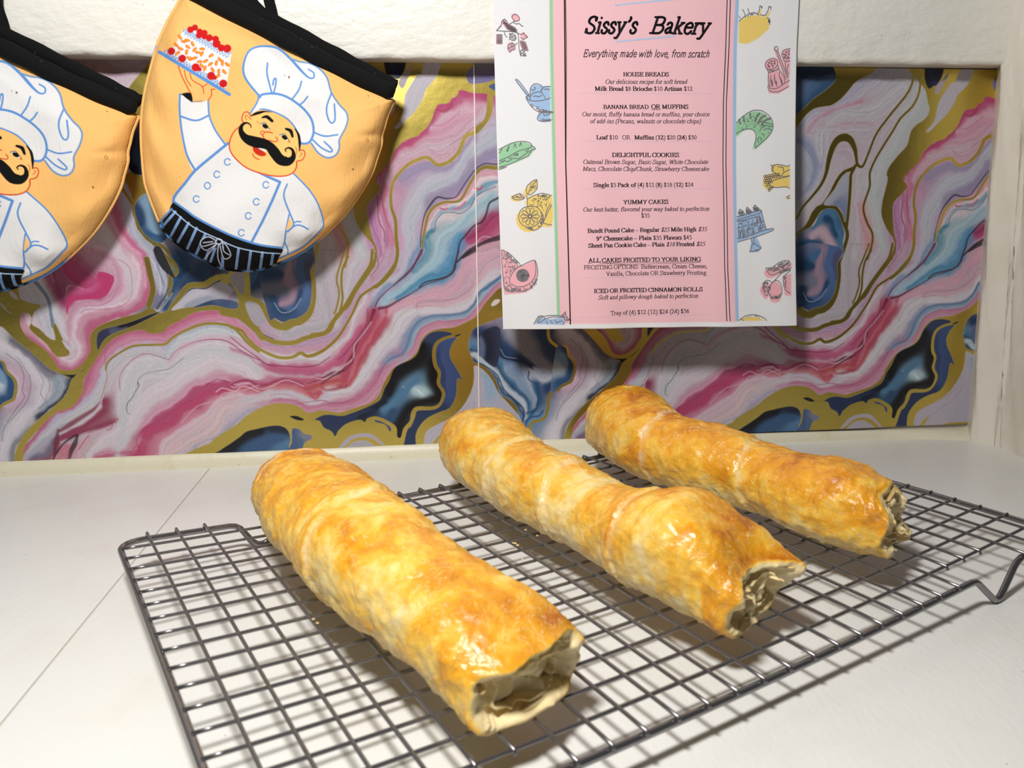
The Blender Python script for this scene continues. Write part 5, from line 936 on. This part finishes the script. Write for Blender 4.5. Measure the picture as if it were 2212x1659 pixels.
for a in ([(592, 46), (586, 20), (578, -25), (590, -90), (628, -165), (640, -190)], [(590, 46), (566, 26), (540, -6), (530, -60), (590, -140), (640, -190)]):
    pth = along(a, lambda t: MB-.002+.002*t, 30); V = []; F = []
    for i, p in enumerate(pth):
        t = (np.array(pth[min(i+1, len(pth)-1)])-pth[max(i-1, 0)]); t /= np.linalg.norm(t); s = np.cross(WN, t); s /= np.linalg.norm(s); s = s*.0032+WN*.0012*math.sin(i*.25)
        V += [p-s, p+s, p+s+WN*.0009, p-s+WN*.0009]
    for i in range(len(pth)-1):
        for k in range(4): F.append((i*4+k, i*4+(k+1) % 4, (i+1)*4+(k+1) % 4, (i+1)*4+k))
    F += [(0, 1, 2, 3), (len(V)-1, len(V)-2, len(V)-3, len(V)-4)]
    child(obj('hanging_loop', V, F, M_black, None, False), mitt)
rr = random.Random(3); parts = []
for k in range(9):
    a = pw(rr.uniform(455, 470), rr.uniform(576, 580), MB+.004); b = a+np.array([rr.uniform(-.004, .004), 0, rr.uniform(-.007, -.003)])+WN*.002
    parts.append(tube([a, (a+b)/2+np.array([rr.uniform(-.002, .002), 0, 0]), b], .00012, 4))
child(obj('loose_thread', *join(parts), M_black, None), mitt)
tagp(mitt, 'right oven mitt, whole chef holding up a cake, hanging from the beam', 'oven mitt', 'chef print oven mitts')
def copy_tree(o, parent=None):
    c = o.copy(); COL.objects.link(c); c.parent = parent
    for ch in list(o.children):
        copy_tree(ch, c)
    return c
mitt2 = copy_tree(mitt)
a = np.array([px_wall(861, 190, .036), px_wall(609, 535, .036), px_wall(651, 336, .045)]); b = np.array([px_wall(276, 233, .036), px_wall(54, 568, .036), px_wall(98, 376, .045)])
dm = (b-a).mean(0); mitt2.location = Vector(HOOK)+Vector(WE*dm[0])+Vector((0, 0, dm[1]))
mitt2['label'] = 'left oven mitt, cut off by the photo edge, printed with the same moustached chef'
for hk, h in ((mitt, HOOK), (mitt2, np.array(mitt2.location))):
    pth = [h+WN*(-.0085), h+WN*.006, h+WN*.012+np.array([0, 0, .004]), h+WN*.012+np.array([0, 0, .012])]
    o = obj('wall_hook', *tube(spline(np.array(pth)+np.array([0, 0, -.003]), 5), .0016, 10), M_tape)
    tagp(o, 'small steel hook in the beam holding the %s oven mitt' % ('right' if hk is mitt else 'left'), 'hook', 'mitt hooks')
# ---------------------------------------------------------------- cooling rack (29 x 18 cells, slightly sagging)
YAW, RCX, RCY, RCZ, QA, QB, QC = .5615, 2.8727, 27.2176, -11.5928, .3688, -.1424, .1269
E1 = np.array([math.cos(YAW), math.sin(YAW)]); E2 = np.array([math.sin(YAW), -math.cos(YAW)])
def rk(i, j, dz=0.0):             # rack cell coordinates -> world metres, dz in metres
    u, v = i-14.5, j-9; x, y = np.array([RCX, RCY])+u*E1+v*E2
    return np.array([x*S, y*S, (RCZ+QA*(u/14.5)**2+QB*(v/9)**2+QC*u*v/130)*S+CH+dz])
RW, RF = .00078, .00158
rack = empty('cooling_rack', tuple(rk(14.5, 9)*np.array([1, 1, 0])))
tagp(rack, 'dark chrome wire cooling rack with fine grid, standing on the white counter', 'cooling rack')
zf = -.0022
def long_edge(j, a, b):           # i runs up; V-shaped feet at given i triples (start, bottom, end)
    pts = []; i = a
    sg = -1 if j == 0 else 1
    feet = FEET[j]; marks = sorted([f for f in feet], key=lambda f: f[0])
    def add(i, z=None, jo=0.0):
        p = rk(i, j+jo*sg, zf); 
        if z is not None: p[2] = z
        pts.append(p)
    cur = a
    for s, m, e in marks:
        for i in np.arange(cur, s-.3, 1.0): add(i)
        top = rk(s, j, zf)[2]
        for i, f in ((s-.22, 0.), (s, .04), (s+.18, .16), (m-.32, .82), (m-.14, .97), (m+.05, 1.), (m+.24, .95), (m+.45, .78), (e-.34, .20), (e-.12, .07), (e+.15, 0.)):
            tz = rk(i, j, zf)[2]; add(i, tz*(1-f)+(RF+.0001)*f, .12*f)
        cur = e+.8
    for i in np.arange(cur, b, 1.0): add(i)
    return pts
FEET = {0: [(4.1, 5.05, 6.4), (22.8, 24.0, 25.2)], 18: [(3.6, 4.8, 5.9), (23.15, 24.4, 25.85)]}
def corner(ci, cj, a0):
    return [rk(ci+.9*math.cos(t), cj+.9*math.sin(t), zf) for t in np.radians(np.linspace(a0, a0+90, 7))]
far_e = long_edge(0, 1.0, 28.05); near_e = long_edge(18, 1.0, 28.05)
path = far_e + corner(28.1, .9, -90) + [rk(29, j, zf) for j in range(2, 17)] + corner(28.1, 17.1, 0) + near_e[::-1] + corner(.9, 17.1, 90) + [rk(0, j, zf) for j in range(16, 1, -1)] + corner(.9, .9, 180)
V, F = tube(path, RF, 14, closed=True); o = child(obj('frame', V, F, M_frame), rack); o['label'] = 'thicker bent frame wire with V-shaped feet'
for i in range(1, 29):
    a, b = 0, 18
    if i in (4, 5, 6, 23, 24, 25):
        a = 1; b = 17
    js = np.linspace(a, b, (b-a)*2+1); dz = RW*.75
    pth = [rk(i, j, dz) for j in js]
    pth[0] = rk(i, a-.10, dz*.8); pth[-1] = rk(i, b+.10, dz*.8)
    pth = [rk(i, a-.17, -.0012)]+pth+[rk(i, b+.17, -.0012)]
    child(obj('wire', *tube(pth, RW, 8), M_chrome), rack)
for j in range(1, 18):
    pth = [rk(i, j, -RW*.75) for i in np.linspace(0.0, 29.0, 59)]
    child(obj('wire', *tube(pth, RW, 8), M_chrome), rack)

# ---------------------------------------------------------------- puff pastry rolls
from mathutils import noise as mn
def pastry_mat(name, seed, golden=.0):
    m = bpy.data.materials.new(name); m.use_nodes = True; nt = m.node_tree; N, L = nt.nodes, nt.links; b = N['Principled BSDF']
    tc = N.new('ShaderNodeTexCoord'); mp_ = N.new('ShaderNodeMapping'); mp_.inputs['Location'].default_value = (seed, seed*.7, 0); L.new(tc.outputs['Object'], mp_.inputs[0])
    def nz(sc, det=5, dist=.3, rough=.6):
        n = N.new('ShaderNodeTexNoise'); n.inputs['Scale'].default_value = sc; n.inputs['Detail'].default_value = det; n.inputs['Distortion'].default_value = dist; n.inputs['Roughness'].default_value = rough; L.new(mp_.outputs[0], n.inputs['Vector']); return n.outputs['Fac']
    def att(n):
        a = N.new('ShaderNodeAttribute'); a.attribute_name = n; return a.outputs['Fac']
    def mth(op, a, b_, c=None):
        q = N.new('ShaderNodeMath'); q.operation = op
        for k, v in enumerate((a, b_, c)):
            if v is None: continue
            if isinstance(v, (int, float)): q.inputs[k].default_value = v
            else: L.new(v, q.inputs[k])
        return q.outputs[0]
    f = mth('MULTIPLY_ADD', nz(30, 7, 1.2, .58), 1.6, -.80+golden); f = mth('MULTIPLY_ADD', nz(95, 6, .8), .70, f); f = mth('MULTIPLY_ADD', nz(300, 4, .3), .25, f); f = mth('MULTIPLY_ADD', att('bake'), .38, f); f = mth('SUBTRACT', f, .28)
    cr = N.new('ShaderNodeValToRGB'); e = cr.color_ramp.elements; e[0].position = 0.02; e[0].color = (*lin((236, 214, 158)), 1); e[1].position = 1; e[1].color = (*lin((184, 104, 22)), 1)
    for p_, c in ((.20, (236, 206, 126)), (.42, (236, 186, 72)), (.62, (228, 160, 40)), (.82, (212, 140, 32))):
        q = e.new(p_); q.color = (*lin(c), 1)
    L.new(f, cr.inputs[0])
    mx = N.new('ShaderNodeMix'); mx.data_type = 'RGBA'; L.new(att('pale'), mx.inputs[0]); L.new(cr.outputs[0], mx.inputs[6]); mx.inputs[7].default_value = (*lin((240, 222, 176)), 1)
    L.new(mx.outputs[2], b.inputs['Base Color'])
    # flaky pale tears
    vt = nz(60, 3, 2.2); mr = N.new('ShaderNodeMapRange'); mr.inputs[1].default_value = .0; mr.inputs[2].default_value = .012; mr.inputs[3].default_value = .55; mr.inputs[4].default_value = 0.
    L.new(mth('ABSOLUTE', mth('SUBTRACT', vt, .56), 0), mr.inputs[0]); mx2 = N.new('ShaderNodeMix'); mx2.data_type = 'RGBA'; L.new(mr.outputs[0], mx2.inputs[0]); L.new(mx.outputs[2], mx2.inputs[6]); mx2.inputs[7].default_value = (*lin((240, 218, 160)), 1); L.new(mx2.outputs[2], b.inputs['Base Color'])
    b1 = N.new('ShaderNodeBump'); b1.inputs['Strength'].default_value = 1; b1.inputs['Distance'].default_value = .0010; L.new(nz(70, 6, 1.2), b1.inputs['Height'])
    b2 = N.new('ShaderNodeBump'); b2.inputs['Strength'].default_value = 1; b2.inputs['Distance'].default_value = .00022; L.new(nz(330, 5, .5), b2.inputs['Height']); L.new(b1.outputs[0], b2.inputs['Normal']); L.new(b2.outputs[0], b.inputs['Normal'])
    rr_ = N.new('ShaderNodeMapRange'); rr_.inputs[1].default_value = .35; rr_.inputs[2].default_value = .7; rr_.inputs[3].default_value = .16; rr_.inputs[4].default_value = .40; L.new(nz(50, 4), rr_.inputs[0]); L.new(rr_.outputs[0], b.inputs['Roughness'])
    b.inputs['Specular IOR Level'].default_value = .5; b.inputs['Subsurface Weight'].default_value = .05; b.inputs['Subsurface Radius'].default_value = (.004, .002, .0008); b.inputs['Subsurface Scale'].default_value = .6
    return m
M_flake = mat('flaky_dough', (236, 214, 160), .6, bump=[(160, .0009, None), (500, .0003, None)], var=[(90, .5, .72, (226, 180, 96), .8, None), (120, .62, .74, (190, 120, 44), .6, None)])
def pastry(label, name_seed, st, seams, tfront, golden, lump, tip, fdepth=-.004):
    # st: stations (i, j, half width in cells, height factor, squareness); seams: (t, slope, step mm)
    st = np.array(st, float); t = np.linspace(0, 1, len(st)); NA, NT = 230, 190
    T = np.linspace(0, 1, NA); sp = spline(st, 24); ts = np.linspace(0, 1, len(sp)); C = np.array([np.interp(T, ts, sp[:, k]) for k in range(5)]).T
    A0, A1 = rk(st[0, 0], st[0, 1]), rk(st[-1, 0], st[-1, 1]); L_ = np.linalg.norm(A1-A0)
    ctr = np.array([rk(c[0], c[1]) for c in C]); ax = np.gradient(ctr, axis=0); ax[:, 2] = 0; ax /= np.linalg.norm(ax, axis=1)[:, None]
    for _ in range(30): ax[1:-1] = (ax[:-2]+ax[1:-1]*2+ax[2:])/4
    ax /= np.linalg.norm(ax, axis=1)[:, None]; side = np.c_[-ax[:, 1], ax[:, 0], np.zeros(NA)]
    root = empty('pastry_roll', tuple(ctr[NA//2])); tagp(root, label, 'pastry', 'baked puff pastry rolls')
    TH_ = np.linspace(0, 2*math.pi, NT, endpoint=False); V = np.zeros((NA, NT, 3)); bake = np.zeros((NA, NT)); pale = np.zeros((NA, NT))
    for a in range(NA):
        tt = T[a]; w = C[a, 2]*S; h = w*C[a, 3]; n = C[a, 4]
        for k in range(NT):
            th = TH_[k]; c, s = math.cos(th), math.sin(th)
            x = math.copysign(abs(c)**(2/n), c)*w; z = math.copysign(abs(s)**(2/n), s)*h
            if z < 0: z = -h*(1-(1-min(1, -z/h))**1.0)*.92
            P = ctr[a]+side[a]*x+np.array([0, 0, h*.94+z]); dr = 0.
            o3 = Vector((P[0]*1000+name_seed*50, P[1]*1000, P[2]*1000))
            dr += lump*.0015*mn.noise(o3*.035)+lump*.0009*mn.noise(o3*.085)+.0006*mn.noise(o3*.24)+.0003*mn.noise(o3*.6)
            fold = mn.noise(Vector((tt*26+th*.6, th*1.1, name_seed*3.3))); dr += .0010*(1-abs(fold))**4*(.4+.6*abs(c))
            pv = 0.
            for sx, sl, stp in seams:
                wob = .010*mn.noise(Vector((th*1.6, sx*40, name_seed)))
                d = (tt-sx-sl*(math.pi/2-((th+math.pi/2) % (2*math.pi)-math.pi/2))/math.pi*.5-wob)*L_
                if d < 0: dr += stp*.001*math.exp(d/.016)*(1 if d < -.0004 else .5)
                if -.0004 <= d < .0034: pv = max(pv, (1-abs(d)/.0034)**.5*.62*min(1, .7+mn.noise(Vector((th*3., sx*9, 2.)))))
            tf = 1.; bk = (s*.5+.5)**1.2
            e0 = math.exp(-tt*L_/.012); e1 = math.exp(-(1-tt)*L_/.014); bk += .35*(e0+e1*(mn.noise(o3*.09)+.5))+tip(tt, th)
            bk -= .25*max(0, -s)
            rad = np.array([side[a][0]*c, side[a][1]*c, s]); P = P+rad*dr
            g_ = tfront(th, tt); P = P+ax[a]*g_
            P[2] = max(P[2], ctr[a][2]+.0022+.0004*mn.noise(o3*.2))
            V[a, k] = P; bake[a, k] = bk; pale[a, k] = pv*max(0, 1-e1)
    mats = pastry_mat('baked_crust', name_seed*1.7, golden)
    idx = np.arange(NA*NT).reshape(NA, NT); nx_ = np.roll(idx, -1, 1)
    F = np.stack([idx[:-1], nx_[:-1], nx_[1:], idx[1:]], -1).reshape(-1, 4)
    Vl = V.reshape(-1, 3); bl = list(bake.ravel()); plv = list(pale.ravel()); F = F.tolist()
    # rolled-in rims at both ends: the skin turns inwards
    def inner(row, a, dirn, depth, rough):
        base = row; rings = []
        cen = V[a].mean(0)
        nonlocal Vl
        NQ = 18
        for q in range(NQ):
            u_ = q/(NQ-1); sc = .975-.95*u_; dp = .0010*(1-u_*6) if u_ < .16 else depth*min(1, (u_-.16)/.12)
            ring_ = []
            for k in range(NT):
                cc = (V[a, k]-cen)*sc; X_, Z_ = cc @ side[a], cc[2]
                s1_ = mn.noise(Vector((X_*110, Z_*150, name_seed*3))); s2_ = mn.noise(Vector((X_*150+s1_*1.5, Z_*300, name_seed*5)))
                p = cen+cc+ax[a]*dirn*(dp+(min(1, u_*5))*(.0050*s1_+.0016*(1-abs(s2_)*2)*rough)); ring_.append(p)
            o = len(Vl); Vl = np.vstack([Vl, np.array(ring_)]); rings.append(o); bl.extend([.45-.5*min(1, u_*4)]*NT); plv.extend([min(.85, u_*9)]*NT)
        prev = row
        for o in rings:
            cur = np.arange(o, o+NT)
            for k in range(NT):
                k2 = (k+1) % NT; f = (prev[k], prev[k2], cur[k2], cur[k]); F.append(tuple(int(x) for x in (f if dirn > 0 else f[::-1])))
            prev = cur
    inner(idx[0], 0, -1, -.003, .5); inner(idx[-1], NA-1, 1, fdepth, 1.)
    o = child(obj('crust', Vl, F, mats), root)
    for nm, vals in (('bake', bl), ('pale', plv)):
        at_ = o.data.attributes.new(nm, 'FLOAT', 'POINT'); at_.data.foreach_set('value', np.clip(np.array(vals, np.float32), -1, 2))
    # flaky inner sheets at the open front end
    cen = V[-1].mean(0); A = NA-1; rr = random.Random(int(name_seed*10))
    for q, (sc, off) in enumerate(((.84, fdepth+.0022), (.56, fdepth+.0026))):
        Vs, Fs = [], []; M_ = 160; ph = rr.uniform(0, 6)
        for r in range(2):
            for k in range(M_+1):
                th = ph+k*2*math.pi*.93/M_; kk = (th % (2*math.pi))/(2*math.pi)*NT; k0 = int(kk) % NT; p0 = V[A, k0]*(1-kk % 1)+V[A, (k0+1) % NT]*(kk % 1)
                s2 = sc-.10*k/M_; jit = mn.noise(Vector((k*.07, q*5., name_seed*2))); j2 = mn.noise(Vector((k*.13, q*9., name_seed*5)))
                p = cen+(p0-cen)*(s2+.20*jit)+ax[A]*((off+.0030*j2+.0008) if r == 0 else -.014); Vs.append(p)
        n = M_+1; Fs = [(k, k+1, n+k+1, n+k) for k in range(M_)]
        f = child(obj('flaky_layer', Vs, Fs, M_flake), root); md = f.modifiers.new('t', 'SOLIDIFY'); md.thickness = .0007; md.offset = 0
        f['label'] = 'pale torn dough layer inside the open end'
    return root
def lip1(th, tt):
    e = max(0, tt-.86)/.14; s, c = math.sin(th), math.cos(th); r = .5+.5*mn.noise(Vector((th*2.3, 1., 4.)))
    return e*e*(.006*max(0, -s)+.004*max(0, -c*1.2)*max(0, -s)+.006*max(0, s)+.0022*math.sin(th*4+1)+.003*r) - .006*max(0, .08-tt)/.08*math.cos(th*2)
def lip2(th, tt):
    e = max(0, tt-.86)/.14; s, c = math.sin(th), math.cos(th)
    return e*e*(.004*abs(c)+.003*math.sin(th*3)+.010*max(0, -c)*max(0, -s)+.006*max(0, c)*max(0, s+.35)+.004*max(0, s)) - .010*max(0, .10-tt)/.10*max(0, s)
def lip3(th, tt):
    e = max(0, tt-.86)/.14; s, c = math.sin(th), math.cos(th)
    return e*e*(-.004*max(0, s)+.010*max(0, c)*max(0, -s)+.002*math.sin(th*5)) + .004*max(0, .06-tt)/.06*math.cos(th)
no = lambda a, b: 0.
r1 = pastry('puff pastry roll nearest the camera, left of the other two, with a gaping flaky end', 1.0,
  [(6.35, 1.35, 1.15, .95, 2.2), (6.2, 1.75, 1.62, .92, 2.2), (6.06, 2.99, 1.76, .92, 2.15), (5.98, 4.76, 1.90, .90, 2.1), (5.94, 6.54, 1.86, .90, 2.1), (5.96, 8.31, 1.85, .90, 2.1), (5.98, 10.09, 1.86, .90, 2.1), (6.18, 11.86, 1.70, .90, 2.1), (6.45, 13.5, 1.68, .84, 2.3), (6.82, 14.9, 1.80, .68, 2.9), (7.0, 15.75, 1.84, .47, 3.6)],
  [(.13, -.10, 1.0), (.50, -.17, 1.5)], lip1, .0, 1.0, lambda tt, th: (.20 if tt < .48 else -.12 if tt < .70 else 0) + (.9*max(0, mn.noise(Vector((tt*16, th*1.9, 7.)))) if tt > .58 else 0) + .25*math.exp(-((tt-.97)/.05)**2)*(math.sin(th*2.0+.4) > .2))
r2 = pastry('middle puff pastry roll with spiral seams and a bulging golden front end', 2.0,
  [(15.2, -.35, 1.35, .95, 2.2), (15.0, .1, 1.85, .92, 2.3), (14.6, 1.76, 1.85, .92, 2.15), (14.37, 3.69, 1.66, .90, 2.1), (14.15, 5.62, 1.65, .90, 2.1), (14.24, 7.55, 1.60, .90, 2.1), (14.3, 9.47, 1.48, .90, 2.1), (14.2, 11.3, 1.50, .92, 2.1), (14.2, 12.6, 1.74, .94, 2.2), (14.4, 13.9, 1.93, .90, 2.4), (14.8, 15.1, 1.95, .70, 2.9), (14.95, 15.75, 1.82, .50, 3.4)],
  [(.30, -.13, 1.2), (.46, -.12, 1.5), (.685, -.10, 1.6)], lip2, -.05, .8, lambda tt, th: (.12 if tt < .28 else -.12 if tt < .69 else .10) + (1.3*max(0, mn.noise(Vector((tt*15, th*1.8, 3.)))+.12) if tt > .69 else 0) + .3*math.exp(-((tt-.98)/.04)**2))
r3 = pastry('puff pastry roll farthest right, deep golden, lying near the right edge of the rack', 3.0,
  [(22.6, .25, 1.35, .98, 2.2), (22.55, .65, 1.85, .95, 2.2), (22.2, 2.15, 1.98, .93, 2.1), (21.5, 4.02, 1.86, .90, 2.1), (21.4, 5.85, 1.72, .90, 2.1), (21.6, 7.69, 1.70, .90, 2.1), (22.0, 9.5, 1.56, .90, 2.1), (22.0, 11.35, 1.54, .90, 2.1), (21.9, 13.0, 1.66, .90, 2.2), (22.1, 14.3, 1.70, .86, 2.4), (22.55, 15.3, 1.58, .80, 2.5)],
  [(.36, -.12, .8), (.60, -.16, 1.2)], lip3, .08, 1.0, lambda tt, th: .5*max(0, mn.noise(Vector((tt*14, th*2.4, 1.)))) + .2*math.exp(-((tt-.95)/.06)**2)*(math.sin(th*3) > .3), -.0008)
# crumbs on the wires
rr = random.Random(12); k0 = None
for k in range(14):
    i, j = rr.choice([(13, rr.uniform(6.6, 8.6)), (12, rr.uniform(7.6, 8.1)), (14, rr.uniform(5.5, 8)), (4, rr.uniform(9, 13)), (11.5, 9)]); p = rk(i+rr.uniform(-.06, .06), j, .0019)
    r = rr.uniform(.0005, .0010); V = [(p[0]+r*rr.uniform(.6, 1.3)*x, p[1]+r*rr.uniform(.6, 1.3)*y, p[2]+r*rr.uniform(.5, .9)*z) for x, y, z in ((1, 0, 0), (-1, 0, 0), (0, 1, 0), (0, -1, 0), (0, 0, 1), (0, 0, -1))]
    F = [(0, 2, 4), (2, 1, 4), (1, 3, 4), (3, 0, 4), (2, 0, 5), (1, 2, 5), (3, 1, 5), (0, 3, 5)]
    o = obj('crumb', V, F, M_flake, None, False); tagp(o, 'tiny golden pastry crumb on the rack wires between the rolls', 'crumb', 'pastry crumbs on the rack')
